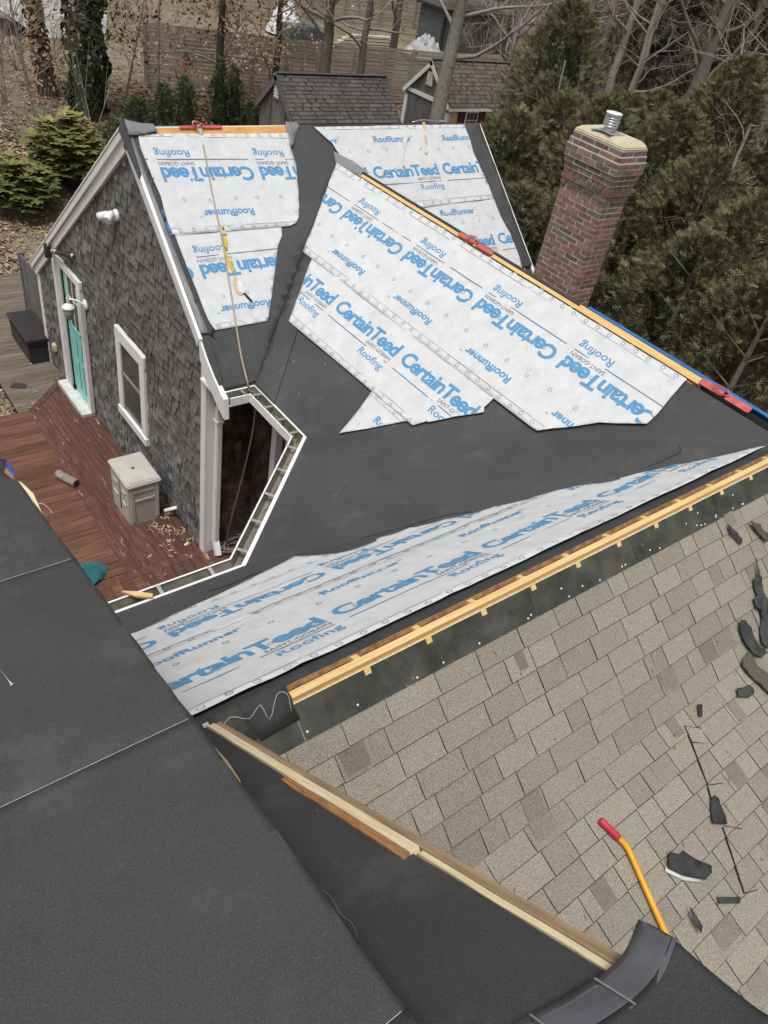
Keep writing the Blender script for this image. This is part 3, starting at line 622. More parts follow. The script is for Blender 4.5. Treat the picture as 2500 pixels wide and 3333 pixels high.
# rake boards along the main slope
def rakeboard(name, u0, u1, s0, s1, h0, h1, m, lab=None):
    n = 14; vs = []
    for i in range(n + 1):
        s = s0 + (s1 - s0) * i / n; w_ = .004 * noise.noise((s * 4, u0 * 9, 0))
        vs += [PM2.at(u0 + w_, s, h0), PM2.at(u1 + w_ * .5, s, h0), PM2.at(u1 + w_ * .5, s, h1), PM2.at(u0 + w_, s, h1 + w_ * .4)]
    fs = [(i * 4 + a, i * 4 + b, i * 4 + 4 + b, i * 4 + 4 + a) for i in range(n) for a, b in ((0, 1), (1, 2), (2, 3), (3, 0))] + [(0, 3, 2, 1), (n * 4, n * 4 + 1, n * 4 + 2, n * 4 + 3)]
    return fixn(mesh(name, vs, fs, m, roofM2))
rakeboard("rake_board", .930, .958, -2.42, .02, -.14, .013, "oldwood")
rakeboard("sheathing_strip", .897, .928, -1.52, .015, -.02, .019, "palewood")
rakeboard("sheathing_strip", .912, .929, -2.42, -1.535, -.02, .0095, "palewood")
rakeboard("splintered_strip", .872, .897, -1.52, -.78, -.02, .0165, "redwood")
pbox("end_cap", PM2, .890, .935, .016, .035, -.05, .018, "white", roofM2)
# black membrane curling over the end of the main slope
FX = (.40, .55, .683, .796, .907, .97, 1.03); FO = (-2.03, -2.085, -2.132, -2.176, -2.202, -2.198, -2.178); FI = (-2.13, -2.19, -2.235, -2.275, -2.294, -2.288, -2.268)
def s_out(x): return float(np.mean([np.interp(x + k, FX, FO) for k in (-.04, -.02, 0, .02, .04)]))
def s_in(x): return float(np.mean([np.interp(x + k, FX, FI) for k in (-.04, -.02, 0, .02, .04)]))
def lift(x): return .018 + .030 * max(0, (x - .86) / .16) ** 2 + .006 * math.sin(x * 9)
nu, nv = 24, 12; vs = []
for i in range(nu + 1):
    for j in range(nv + 1):
        t = j / nv; x = .50 + .518 * i / nu; s = s_in(x) + .012 - .20 * t
        vs.append(PM2.at(x, s, .010 + lift(x) * max(0, 1 - t * 1.2) ** 1.3 - .3 * max(0, x - .95) * t))
fs = [(i * (nv + 1) + j, (i + 1) * (nv + 1) + j, (i + 1) * (nv + 1) + j + 1, i * (nv + 1) + j + 1) for i in range(nu) for j in range(nv)]
fl = fixn(mesh("membrane_flap", vs, fs, "memdark", roofM2, True))
so_ = fl.modifiers.new("thick", 'SOLIDIFY'); so_.thickness = .004
def ribbon(i0, i1):
    vs = []; n = 16
    for i in range(n + 1):
        x = i0 + (i1 - i0) * i / n
        for t in (0, .25, .5, .75, 1):
            vs.append(PM2.at(x, s_out(x) + (s_in(x) - s_out(x)) * t, lift(x) + .010 + .003 * math.sin(math.pi * t) + .003 * noise.noise((x * 14, t * 3, 1))))
    fs = [(i * 5 + j, (i + 1) * 5 + j, (i + 1) * 5 + j + 1, i * 5 + j + 1) for i in range(n) for j in range(4)]
    o = fixn(mesh("release_film", vs, fs, "gloss", roofM2, True)); md = o.modifiers.new("thick", 'SOLIDIFY'); md.thickness = .002
for a, b in ((.45, .7185), (.7205, .8585), (.8605, 1.02)): ribbon(a, b)
for x in (.7195, .8595): obox("film_seam", PM2.at(x, s_out(x), lift(x) + .013), PM2.at(x, s_in(x), lift(x) + .013), .004, .004, PM2.n, "memgrey", roofM2)

# --- gable wall
def under_rake(y):   # underside of the roof at the gable wall
    return min(-2.68 - .836 * (8.884 - y) if y < 8.884 else -2.68 - .778 * (y - 8.884), 9) - .05
gw = [(YW, -7.75), (13.36, -8.30), (13.36, under_rake(13.36)), (8.884, -2.73), (YW, under_rake(YW))]
gable = mesh("gable_wall", [(XW + .02, y, z) for y, z in gw] + [(XW + .16, y, z) for y, z in gw], [(0, 1, 2, 3, 4), (9, 8, 7, 6, 5)] + [(i, i + 5, (i + 1) % 5 + 5, (i + 1) % 5) for i in range(5)], "sub", H)
fixn(gable)
openings = [(10.98, 12.36, -8.3, -5.60), (8.74, 9.68, -6.96, -5.53)]
def wedge(x, y0, y1, z0, z1, jb):
    """a tapered wall shingle facing -X"""
    return [(x, y0, z1), (x, y1, z1), (x - .004, y0, z1), (x - .004, y1, z1), (x, y0, z0 + jb[0]), (x, y1, z0 + jb[1]), (x - .026 * jb[2], y0, z0 + jb[0]), (x - .026 * jb[3], y1, z0 + jb[1])]
WF = [(2, 3, 7, 6), (6, 7, 5, 4), (0, 2, 6, 4), (1, 5, 7, 3), (0, 1, 3, 2)]
shl = []
z = -8.0; ex = .128
while z < -2.75:
    y = YW + .10
    while y < 13.24:
        wd = R.choice((.09, .11, .13, .15, .17, .12, .10, .19)); y1 = min(y + wd, 13.26)
        if y1 - y > .02 and z + ex * .5 < under_rake((y + y1) / 2) - .04:
            zb = z + .03 * 0; base = -7.66 - .078 * ((y + y1) / 2 - 7.0)
            ok = not any(a - .03 < (y + y1) / 2 < b + .03 and c - ex < z + .01 < d for a, b, c, d in openings)
            if ok and z > base - .02:
                dp = -.045 if R.random() < .02 else (R.uniform(-.005, .005))
                gp_ = R.choice((.001, .002, .002, .005)); shl.append((y + gp_, y1 - gp_, z + dp, z + ex + .07))
        y = y1
    z += ex
shl.sort(key=lambda s: (s[0] - 0) ** 2 + (s[2]) ** 2 + XW ** 2)
um = []
for q in range(5):
    me = bpy.data.meshes.new("wall_shingle"); a, b = R.uniform(-.03, .03), R.uniform(-.03, .03)
    me.from_pydata([(0, 0, 1), (0, 1, 1), (-.004, 0, 1), (-.004, 1, 1), (0, 0, a), (0, 1, b), (-.026, 0, a), (-.026, 1, b)], [], WF); me.update(); me.materials.append(MT["wshake"]); um.append(me)
for y0, y1, z0, z1 in shl[:300]:
    o = bpy.data.objects.new("wall_shingle", R.choice(um)); COL.objects.link(o); o.parent = gable
    o.location = (XW + .018, y0, z0); o.scale = (R.choice((.8, 1, 1.1, 1.3, 1.7)), y1 - y0, z1 - z0)
ac = Acc()
for y0, y1, z0, z1 in shl[300:]:
    ac.add(wedge(XW + .018, y0, y1, z0, z1, (R.uniform(-.006, .006), R.uniform(-.006, .006), R.choice((.8, 1, 1.2, 1.6)), R.choice((.8, 1, 1.2, 1.6)))), WF, 1.0 if R.random() < .03 else min(1, max(0, R.gauss(.42, .22))))
tag(ac.obj("wall_shingle_field", "wshake2", gable), kind='stuff')
mesh("foundation", [(XW + .01, 6.99, -7.66), (XW + .01, 13.30, -8.15), (XW + .01, 13.30, -8.4), (XW + .01, 6.99, -7.9), (XW + .10, 6.99, -7.60), (XW + .10, 13.30, -8.05), (XW + .10, 13.30, -8.4), (XW + .10, 6.99, -7.9)], BF, "concrete", gable)
# rake boards: flat face, outer crown, and white drip edge
def rake(y0, z0, y1, z1, nm_="rake_board", x=3.5, wd=.19, drop=.0):
    d = V((0, y1 - y0, z1 - z0)).normalized(); nrm = V((0, -d.z, d.y)); nrm = nrm if nrm.z > 0 else -nrm
    p0, p1 = V((x, y0, z0)), V((x, y1, z1))
    for lab, off, ww, tx, xx in (("rake_board", -wd / 2 - .02, wd, .05, .035), ("rake_crown", -.055, .07, .035, -.008), ("drip_edge", .004, .018, .04, -.016)):
        a, b = p0 + nrm * off + V((xx, 0, 0)), p1 + nrm * off + V((xx, 0, 0))
        obox(lab, a, b, tx, ww, nrm, "white", H)
rake(8.95, -2.68, 13.46, -6.21); rake(8.83, -2.715, 6.95, -4.30)
# flared foot of the front rake
fl_ = [(6.98, -4.285), (6.80, -4.46), (6.62, -4.60), (6.44, -4.70), (6.36, -4.735)]
vs = []
for y, zz in fl_:
    vs += [(3.475, y, zz), (3.475, y - .03, zz - .235 - .02), (3.535, y, zz), (3.535, y - .03, zz - .255)]
fs = []
for i in range(len(fl_) - 1):
    a = i * 4; b = a + 4; fs += [(a, a + 1, b + 1, b), (a + 2, b + 2, b + 3, a + 3), (a, b, b + 2, a + 2), (a + 1, a + 3, b + 3, b + 1)]
fs += [(0, 2, 3, 1), (16, 17, 19, 18)]
fixn(mesh("rake_board", vs, fs, "white", H))
# right-hand rake behind
obox("drip_edge", PL.at(9.012, .0, .0), PL.at(9.012, 2.5, .0), .05, .05, PL.n, "white", H)
obox("rake_board", PL.at(9.03, .0, -.12), PL.at(9.03, 2.8, -.12), .03, .2, PL.n, "white", H)
box("gable_wall", 8.86, 8.95, 6.9, 13.2, -8.3, -5.2, "sub", H)
# corner boards and downspout
box("corner_board", XW - .022, XW + .13, YW - .025, YW + .10, -7.72, -4.62, "white", H, .004)
box("corner_board", XW - .020, XW + .12, 13.24, 13.38, -8.28, -6.30, "white", H, .004)
dsp = box("downspout", 3.655, 3.735, YW - .115, YW - .032, -7.45, -5.22, "white", H, .012)
obox("downspout_elbow", (3.695, YW - .075, -5.24), (3.70, YW - .14, -5.06), .075, .075, (1, 0, 0), "white", dsp)
obox("downspout_elbow", (3.70, YW - .14, -5.07), (3.71, 6.42, -4.84), .075, .075, (1, 0, 0), "white", dsp)
obox("downspout_elbow", (3.695, YW - .075, -7.43), (3.675, YW - .20, -7.60), .08, .075, (1, 0, 0), "white", dsp)
box("downspout_strap", 3.645, 3.745, YW - .12, YW - .02, -5.42, -5.39, "white", dsp)
# courtyard walls
def field(o, u, base, wd, z0, z1, par, tone_mu=.45, avoid=()):
    ac = Acc(); z = z0; o = V(o); u = V(u); nrm = u.cross(Z_)
    while z < z1:
        x = 0
        while x < wd:
            w_ = R.choice((.10, .13, .16, .12, .19)); x1 = min(x + w_, wd)
            if x1 - x > .02 and not any(a < (x + x1) / 2 < b for a, b in avoid):
                jb = R.uniform(-.004, .004); p = lambda a, h, zz: o + u * a + nrm * h + Z_ * zz
                ac.add([p(x + .002, 0, z + .2), p(x1 - .002, 0, z + .2), p(x + .002, .004, z + .2), p(x1 - .002, .004, z + .2), p(x + .002, 0, z + jb), p(x1 - .002, 0, z + jb), p(x + .002, .017, z + jb), p(x1 - .002, .017, z + jb)], WF, min(1, max(0, R.gauss(tone_mu, .25))))
            x = x1
        z += .128
    q = ac.obj("wall_shingle_field", "brshake", par); fixn(q); return tag(q, kind='stuff')
cw = box("courtyard_wall", XW + .12, XD + .1, YW + .02, YW + .15, -8.2, -4.72, "sub", H)
field((XW + .12, YW + .015, 0), (1, 0, 0), 0, XD - XW - .12, -7.66, -4.9, cw)
cw2 = box("courtyard_wall", XD + .02, XD + .15, 5.1, YW + .02, -8.2, -4.72, "sub", H)
field((XD + .018, YW + .01, 0), (0, -1, 0), 0, 1.8, -7.66, -4.9, cw2, .3, ((.47, 1.75),))
d45 = V((-1.51, -1.401, 0)).normalized(); n45 = V((.680, -.733, 0))
p45 = V((XD + .02, 5.16, 0))
mesh("courtyard_wall", [p45 + Z_ * -8.2, p45 + d45 * 2.2 + Z_ * -8.2, p45 + d45 * 2.2 + Z_ * -4.75, p45 + Z_ * -4.75], [(0, 1, 2, 3)], "brshake", H)
box("courtyard_wall", -3, 2.62, 3.58, 3.68, -8.2, -4.75, "sub", H)
win2 = box("window", XD - .03, XD + .03, 6.37, 6.48, -7.6, -4.85, "white", H, .004)
box("sash", XD - .012, XD + .03, 6.26, 6.37, -7.5, -4.9, "sash", win2); box("sash", XD - .022, XD + .02, 6.10, 6.17, -7.5, -4.9, "white", win2)
box("pane", XD + .002, XD + .02, 5.25, 6.26, -7.5, -4.95, "glass", win2); box("frame", XD - .03, XD + .02, 5.17, 5.27, -7.6, -4.85, "white", win2)
box("sash", XD - .012, XD + .02, 5.27, 6.26, -6.27, -6.2, "sash", win2)
# window on the gable wall
win = box("window", XW - .012, XW + .02, 8.86, 9.56, -6.87, -5.69, "sub", H)
for nm_, a in (("casing", (9.555, 9.70, -6.862, -5.702)), ("casing", (8.715, 8.87, -6.862, -5.702)), ("head_casing", (8.705, 9.71, -5.70, -5.51)), ("sill", (8.69, 9.72, -6.99, -6.86))):
    box(nm_, XW - (.045 if nm_ != "sill" else .065), XW + .02, *a, "white", win, .004)
box("pane", XW - .020, XW - .014, 8.87, 9.556, -6.862, -5.698, "glass", win)
for a in ((8.87, 9.556, -6.23, -6.185), (9.525, 9.556, -6.862, -5.698), (8.87, 8.895, -6.862, -5.698)): box("sash", XW - .030, XW - .012, *a, "sash", win)
box("blind", XW - .0128, XW - .0118, 9.35, 9.52, -6.17, -5.70, "sash", win)
# teal door
dr = box("door", XW - .010, XW + .03, 11.24, 11.92, -7.88, -5.64, "teal", H)
for nm_, a in (("casing", (12.148, 12.29, -7.905, -5.612)), ("casing", (11.07, 11.20, -7.905, -5.612)), ("head_casing", (11.05, 12.31, -5.61, -5.49))):
    box(nm_, XW - .05, XW + .02, *a, "white", dr, .004)
box("jamb", XW - .055, XW + .02, 11.93, 12.146, -7.90, -5.614, "wwhite", dr); box("jamb_gap", XW - .03, XW + .02, 11.905, 11.935, -7.86, -5.62, "black", dr)
box("threshold", XW - .20, XW + .02, 11.08, 12.28, -7.99, -7.90, "wwhite", dr)
box("pane", XW - .016, XW - .009, 11.30, 11.72, -6.52, -5.66, "glass", dr)
box("muntin", XW - .024, XW - .012, 11.30, 11.72, -6.02, -6.00, "white", dr); box("muntin", XW - .024, XW - .012, 11.495, 11.515, -6.52, -5.66, "white", dr)
for a in ((11.28, 11.31, -6.56, -5.65), (11.70, 11.74, -6.56, -5.65), (11.28, 11.74, -6.57, -6.52)): box("glazing_bead", XW - .028, XW - .009, *a, "teal" if a[3] < -6 else "white", dr)
for a in ((11.34, 11.50, -7.05, -6.72), (11.56, 11.72, -7.05, -6.72), (11.34, 11.50, -7.72, -7.15), (11.56, 11.72, -7.72, -7.15)): box("raised_panel", XW - .020, XW - .008, *a, "teal", dr, .008)
box("hinge", XW - .05, XW - .01, 11.86, 11.93, -7.86, -7.80, "black", dr)
# --- gutter around the courtyard
gp = [V((3.535, 6.443, 0)), V((3.908, 6.443, 0)), V((3.908, 5.38, 0)), V((2.398, 3.979, 0)), V((.1, 3.979, 0))]
def outn(a, b): d = (b - a).normalized(); return V((d.y, -d.x, 0))
prof = [(-.035, .016), (.002, .016), (.002, -.095), (.085, -.095), (.108, -.02), (.108, .006), (.124, .006), (.124, -.10), (-.002, -.115)]
wds = [1.5, 1.2, 1.0, 1.0]
nr = [outn(gp[i], gp[i + 1]) for i in range(4)]
vs = []
for i, p in enumerate(gp):
    if i == 0: m_ = nr[0]
    elif i == 4: m_ = nr[3]
    else: b = (nr[i - 1] + nr[i]).normalized(); m_ = b / b.dot(nr[i])
    vs += [p + m_ * o_ + Z_ * (ZG + zz) for o_, zz in prof]
k = len(prof); fs, mi = [], []
for i in range(4):
    for j in range(k - 1):
        fs.append((i * k + j, i * k + j + 1, (i + 1) * k + j + 1, (i + 1) * k + j)); mi.append(1 if j in (1, 2, 3, 4) else 0)
    fs.append((i * k + k - 1, i * k, (i + 1) * k, (i + 1) * k + k - 1)); mi.append(0)
gut = mesh("gutter", vs, fs, ["white", "gut"], H, False, mi)
ac = Acc()
for i, (cnt_, lab) in enumerate(((1, 0), (4, 0), (5, 0), (5, 0))):
    a, b = gp[i], gp[i + 1]; d = (b - a).normalized()
    for q in range(cnt_):
        c = a + (b - a) * ((q + .55) / cnt_)
        obox("gutter_hanger", c + nr[i] * .0 + Z_ * (ZG - .006), c + nr[i] * .116 + Z_ * (ZG + .004), .032, .006, Z_, "metal", gut)
    for q in range(int((b - a).length * (230 if i in (1, 2) else 40))):
        c = a + (b - a) * R.random() + nr[i] * R.uniform(.01, .045) + Z_ * (ZG - .09 + R.uniform(0, .035)); e = V((R.uniform(-1, 1), R.uniform(-1, 1), R.uniform(-.6, .6))).normalized() * R.uniform(.008, .028)
        f_ = V((R.uniform(-1, 1), R.uniform(-1, 1), .4)).normalized() * .006; ac.add([c - e, c + f_, c + e], [(0, 1, 2)], R.random())
tag(ac.obj("gutter_debris", "litter", gut), kind='stuff')
box("soffit", 3.5, XD + .1, 6.44, YW + .05, ZG - .13, ZG - .10, "white", H)
box("soffit", 3.93, XD + .1, 5.2, 6.45, ZG - .13, ZG - .10, "white", H)

# --- chimney
ch = box("chimney", 8.2045, 8.6155, 5.6645, 6.3955, -8.2, -2.05, "mortar", H)
bu = {}
def brick(x0, x1, y0, y1, z0, z1, m):
    if m not in bu:
        bu[m] = []
        for q in range(4):
            me = bpy.data.meshes.new("brick"); j = lambda s: s + R.uniform(-.025, .025)
            vs = [(j(x), j(y), j(zz)) for x, y, zz in boxv(-.5, .5, -.5, .5, -.5, .5)]; me.from_pydata(vs, [], BF); me.update(); me.materials.append(MT[m]); bu[m].append(me)
    o = bpy.data.objects.new("brick", R.choice(bu[m])); COL.objects.link(o); o.parent = ch
    o.location = ((x0 + x1) / 2, (y0 + y1) / 2, (z0 + z1) / 2); o.scale = (x1 - x0, y1 - y0, z1 - z0)
def course(z, out, odd, pd, soldier=False, hh=.0677):
    x0, x1, y0, y1 = 8.2 - out, 8.62 + out, 5.66 - out, 6.40 + out; j = .015; d = .10
    def row(a, b, ph, face):
        L_ = .205 if not soldier else .075; g = j if not soldier else .020; p = a
        if ph: segs = [(a, a + .0975)]; p = a + .0975 + g
        else: segs = []
        while p < b - .02:
            e = min(p + L_, b)
            if b - e < .05: e = b
            segs.append((p, e)); p = e + g
        for s, e in segs:
            m = "brickd" if R.random() < pd else "brick"; pr_ = R.uniform(-.0015, .0015)
            if soldier: s, e = s + .004, e - .004
            if face == 'x': brick(x0 + pr_, x0 + d, s, e, z, z + hh - j, m)
            else: brick(s, e, y0 + pr_, y0 + d, z, z + hh - j, m)
    row(y0, y1, odd, 'x'); row(x0 + d + j, x1, not odd, 'y')
    if out > .02: box("corbel_core", x0 + .0045, x1 - .004, y0 + .0045, y1 - .004, z - .0135, z + hh - .002, "mortar", ch)
z = -2.62 - .0677 * 31
for i in range(31):
    course(z, 0, i % 2, .22); z += .0677
outs = [(.010, 0), (.018, 0), (.016, 1), (.026, 0), (.040, 0), (.056, 0), (.058, 0), (.044, 0), (.030, 0)]
z = -2.62
for i, (o_, sd_) in enumerate(outs):
    course(z, o_, i % 2, .72, bool(sd_)); z += .0677
ct = z
vs = boxv(8.2 - .085, 8.62 + .085, 5.66 - .085, 6.40 + .085, ct - .004, ct + .02)[:4]
cr = [(8.172, 5.632), (8.648, 5.632), (8.648, 6.428), (8.172, 6.428)]; ci = [(8.225, 5.70), (8.60, 5.70), (8.60, 6.36), (8.225, 6.36)]
crn = mesh("chimney_crown", [(x, y, ct - .003) for x, y in cr] + [(x, y, ct + .022) for x, y in cr] + [(x, y, ct + .075) for x, y in ci], [(3, 2, 1, 0), (8, 9, 10, 11)] + [(a + i, a + (i + 1) % 4, a + 4 + (i + 1) % 4, a + 4 + i) for a in (0, 4) for i in range(4)], "crown", ch)
bevel(crn, .014, 2)
cx, cy, cz = 8.345, 6.05, ct + .075
lathe("flue_collar", [(.058, 0), (.058, .075)], (cx, cy, cz), "metal", ch, 20)
vs = [(cx + a * .15, cy + b * .15, cz + .012 + (.018 if a * b > 0 else -.004)) for a, b in ((-1, -1), (1, -1), (1, 1), (-1, 1))] + [(cx, cy - .13, cz + .012), (cx + .13, cy, cz + .03), (cx, cy + .13, cz + .012), (cx - .13, cy, cz + .03)]
o = mesh("flue_flange", vs, [(0, 4, 7), (4, 1, 5), (5, 2, 6), (6, 3, 7), (4, 5, 6, 7)], "metal", ch); md = o.modifiers.new("t", 'SOLIDIFY'); md.thickness = .008
lathe("flue_core", [(.066, 0), (.066, .145)], (cx, cy, cz + .065), "dkmetal", ch, 20)
for q in range(5): lathe("flue_louvre", [(.086, 0), (.092, .005), (.088, .020), (.074, .023)], (cx, cy, cz + .068 + q * .029), "metal", ch, 22)
for q in range(8):
    a = q * math.pi / 4; obox("flue_rib", (cx + .090 * math.cos(a), cy + .090 * math.sin(a), cz + .065), (cx + .090 * math.cos(a), cy + .090 * math.sin(a), cz + .21), .012, .008, (math.cos(a), math.sin(a), 0), "metal", ch)
lathe("flue_lid", [(.094, 0), (.101, .006), (.096, .014), (.05, .020), (.004, .022)], (cx, cy, cz + .208), "white", ch, 24)
# ------------------------------------------------------------------ deck and its things
def dz(y): return -7.65 - .075 * (y - 7.0)
DK = tag(bpy.data.objects.new("deck", None), kind='structure'); COL.objects.link(DK); DK.location = (2, 8, -8.0)
def plank(pts, m, th=.03, flat=False):
    """a deck board from four plan corners, following the deck's slight fall"""
    g = [(x, y, -8.09 if flat else dz(y)) for x, y in pts]
    vs = [(x, y, z_ - th) for x, y, z_ in g] + g
    return fixn(mesh("deck_board", vs, BF, m, DK))
def bl(y): return 2.478 + (2.663 - 2.478) * (y - 7.05) / 4.65
y = 7.06
while y < 11.66:
    w_ = .138; e = min(y + w_, 11.70); spl = R.uniform(.4, 1.9)
    for a, b in ((-1.2, spl), (spl + .004, None)):
        plank([(a, y), (b if b else bl(y) - .004, y), (b if b else bl(e) - .004, e - .006), (a, e - .006)], "deck")
    y = e
plank([(2.478, 7.05), (2.61, 7.05), (2.75, 11.63), (2.663, 11.70)], "deckr")
x = 2.614; wb = .094
while x < 3.58:
    x1 = min(x + wb, 3.60); f_ = lambda xx, t: xx + .13 * t * max(0, (3.58 - xx) / .97)
    ye = lambda xx: 11.62 + (xx + .12 - 2.75) * 1.08
    c = R.uniform(8.2, 10.8)
    for ya, yb in ((7.05, c), (c + .004, None)):
        Y2a, Y2b = (yb, yb) if yb else (ye(f_(x, 1)) - .10, ye(f_(x1, 1)) - .10)
        t = lambda q: max(0, (q - 7.05) / 4.6)
        plank([(f_(x, t(ya)), ya), (f_(x1 - .005, t(ya)), ya), (f_(x1 - .005, t(Y2b)), Y2b), (f_(x, t(Y2a)), Y2a)], "deckr")
    x = x1
vs = [(2.66, 11.70), (2.74, 11.61), (3.63, 12.60), (3.63, 12.76)]
fixn(mesh("deck_board", [(a, b, -8.12) for a, b in vs] + [(a, b, dz(b) + .01) for a, b in vs], BF, "deckr", DK))
plank([(-1.2, 6.885), (4.3, 6.885), (4.3, 7.045), (-1.2, 7.045)], "deckr", .03)
x = -.6
while x < 4.3:
    plank([(x, 4.0), (x + .134, 4.0), (x + .134, 6.88), (x, 6.88)], "deckr" if x > 2.6 else "deck"); x += .14
y = 11.72
while y < 17:
    xl = 2.51 if y < 13.15 else -.5; xr = 3.56 if y < 13.4 else 4.6
    a = max(xl, 2.68 + (y - 11.7) * .9) if y < 12.7 else xl
    plank([(xl, y), (xr, y), (xr, y + .132), (xl, y + .132)], "deckg", .03, True); y += .138
box("deck_frame", -1.2, 4.3, 4.0, 11.7, -8.45, -8.03, "black", DK); box("deck_frame", 2.53, 3.5, 11.7, 16.9, -8.45, -8.125, "black", DK); box("deck_frame", -.5, 2.53, 13.2, 16.9, -8.45, -8.125, "black", DK)

def dz_(y): return dz(y) if y < 11.7 else -8.09
# beige storage box
b0 = dz(8.25) - .0
t = thing("storage_box", (3.13, 8.25, b0), "beige plastic storage box standing on the red deck by the wall", "storage box")
def taper(name, x0, x1, y0, y1, z0, z1, k, m, par, bev=.02):
    vs = boxv(x0 + k, x1 - k, y0 + k, y1 - k, z0, z1)[:4] + boxv(x0, x1, y0, y1, z0, z1)[4:]
    return bevel(mesh(name, vs, BF, m, par), bev)
taper("body", 2.905, 3.365, 7.93, 8.60, dz(7.9) - .05, -7.03, .012, "plastic", t)
box("lid", 2.885, 3.385, 7.905, 8.625, -7.035, -6.975, "plastic", t, .018)
box("lid_panel", 2.935, 3.335, 7.955, 8.575, -6.977, -6.966, "plastic", t, .006)
for a in (-7.20, -7.42): box("side_rib", 2.895, 2.91, 8.04, 8.17, a - .02, a + .02, "plastic", t, .006); box("side_rib", 2.895, 2.91, 8.33, 8.50, a - .02, a + .02, "plastic", t, .006)
for x0, x1 in ((2.93, 2.985), (3.29, 3.345)): box("corner_rib", x0, x1, 7.921, 7.94, -7.66, -7.06, "plastic", t, .006)
for zz in (-7.12, -7.28): box("front_rib", 2.985, 3.29, 7.919, 7.94, zz - .02, zz + .02, "plastic", t, .006)
box("side_groove", 2.9035, 2.912, 8.25, 8.262, -7.62, -7.05, "black", t)
lathe("knob", [(.025, 0), (.022, .012), (.004, .014)], (3.12, 8.28, -6.967), "slate", t, 12)
# log, leaves, pipe
vs, fs = tubev(spline([(2.44, 9.58, dz(9.58) + .068), (2.50, 9.40, dz(9.4) + .070), (2.585, 9.20, dz(9.2) + .068)], 4), [.062, .066, .060, .066, .07, .064, .068, .066, .066][:9], 14)
lg = mesh("log", vs, fs, "barkp", None, True); tag(lg, "short cut log lying on the deck boards", "log")
vs, fs = tubev([(2.583, 9.205, dz(9.2) + .068), (2.588, 9.194, dz(9.2) + .068)], .058, 14); mesh("cut_end", vs, fs, "barkd", lg)
pp = tag(tube("drain_pipe", [(3.60, 7.80, -7.50), (3.41, 7.90, -7.585)], .028, "white", None, 12), "white drain pipe poking out of the shingled wall", "pipe")
tube("pipe_bore", [(3.4105, 7.8997, -7.5848), (3.409, 7.9005, -7.5855)], .021, "black", pp, 12)
def leafmesh(pts, size, mname, name, par=None, up=.8, quad=True):
    """scattered curled leaves, each two triangles folded on the midrib"""
    n = len(pts); P = np.asarray(pts, float); a = RN.uniform(0, 2 * np.pi, n); s = size * RN.uniform(.6, 1.3, n)
    t1 = np.stack([np.cos(a), np.sin(a), RN.uniform(-.35, .35, n)], 1); t2 = np.stack([-np.sin(a), np.cos(a), RN.uniform(-.5, .5, n)], 1)
    L_ = t1 * s[:, None]; W_ = t2 * (s * RN.uniform(.3, .45, n))[:, None]; up_ = np.array([0, 0, 1.]) * (s * RN.uniform(.05, .3, n))[:, None]
    vs = np.stack([P - L_, P + W_ + up_, P + L_, P - W_ + up_], 1).reshape(-1, 3)
    i = np.arange(n)[:, None] * 4; fs = np.concatenate([i + [0, 1, 2], i + [0, 2, 3]], 1).reshape(-1, 3)
    return npmesh(name, vs, fs, mname, par, np.repeat(RN.random(n), 4))
pts = []
for cx_, cy_, n_, s_ in ((3.26, 7.66, 22, .07), (3.40, 7.52, 30, .09), (3.2, 7.75, 10, .06), (3.46, 7.25, 12, .07), (3.18, 7.30, 9, .08), (3.2, 7.1, 5, .05), (3.48, 7.9, 16, .06), (3.95, 6.75, 16, .14), (2.9, 7.0, 5, .3), (3.3, 12.2, 30, .3), (2.75, 11.85, 20, .12), (3.45, 11.6, 22, .10)):
    for q in range(n_):
        x, y = R.gauss(cx_, s_), R.gauss(cy_, s_)
        if x < 3.54 or y < 6.9: pts.append((min(x, 3.54), y, dz_(y) + .012))
leafmesh(pts, .042, "leafl", "fallen_leaves")["kind"] = "stuff"
for (x, y, rz), lab in zip(((3.42, 7.20, .4), (3.21, 13.32, 1.2), (2.45, 12.6, .3)), ("white scrap on the red deck by the corner board", "white scrap on the grey deck before the charcoal box", "small white scrap on the grey deck boards at left")):
    o = box("paper_scrap", -.04, .04, -.018, .018, 0, .012, "fragw", None, .005); o.location = (x, y, dz_(y)); o.rotation_euler.z = rz; tag(o, lab, "scrap", "white scraps on the deck")
o = mesh("slate_piece", [(2.62, 12.62, -8.075), (2.86, 12.50, -8.075), (2.90, 12.62, -8.07), (2.72, 12.76, -8.068)], [(0, 1, 2, 3)], "frag"); md = o.modifiers.new("t", 'SOLIDIFY'); md.thickness = .008
tag(o, "dark shingle scrap lying on the grey deck boards", "shingle scrap")
# charcoal deck box
t = thing("deck_box", (3.4, 13.85, -8.09), "charcoal slatted deck box on the grey deck boards", "deck box")
box("body", 3.19, 3.62, 13.27, 14.40, -8.085, -7.66, "dkbox", t, .02)
for q in range(9): box("lid_slat", 3.165 + q * .0525, 3.165 + q * .0525 + .047, 13.24, 14.43, -7.655, -7.59, "dkbox", t, .006)
box("lid_tray", 3.17, 3.63, 13.25, 14.42, -7.665, -7.62, "black", t)
box("body_band", 3.182, 3.63, 13.262, 14.41, -7.75, -7.735, "black", t)
# board fence behind the wall corner
t = thing("wooden_fence", (3.68, 14.1, -8.2), "short weathered plank fence beside the gable wall corner", "fence")
for q in range(9):
    y0 = 13.42 + q * .155
    box("fence_board", 3.66, 3.685, y0, y0 + .148, -8.2, -6.55 - .012 * q + R.uniform(-.02, .02), "barn", t)
box("post", 3.64, 3.74, 14.80, 14.90, -8.2, -6.62, "barn", t); box("rail", 3.69, 3.73, 13.42, 14.8, -6.9, -6.82, "barn", t)
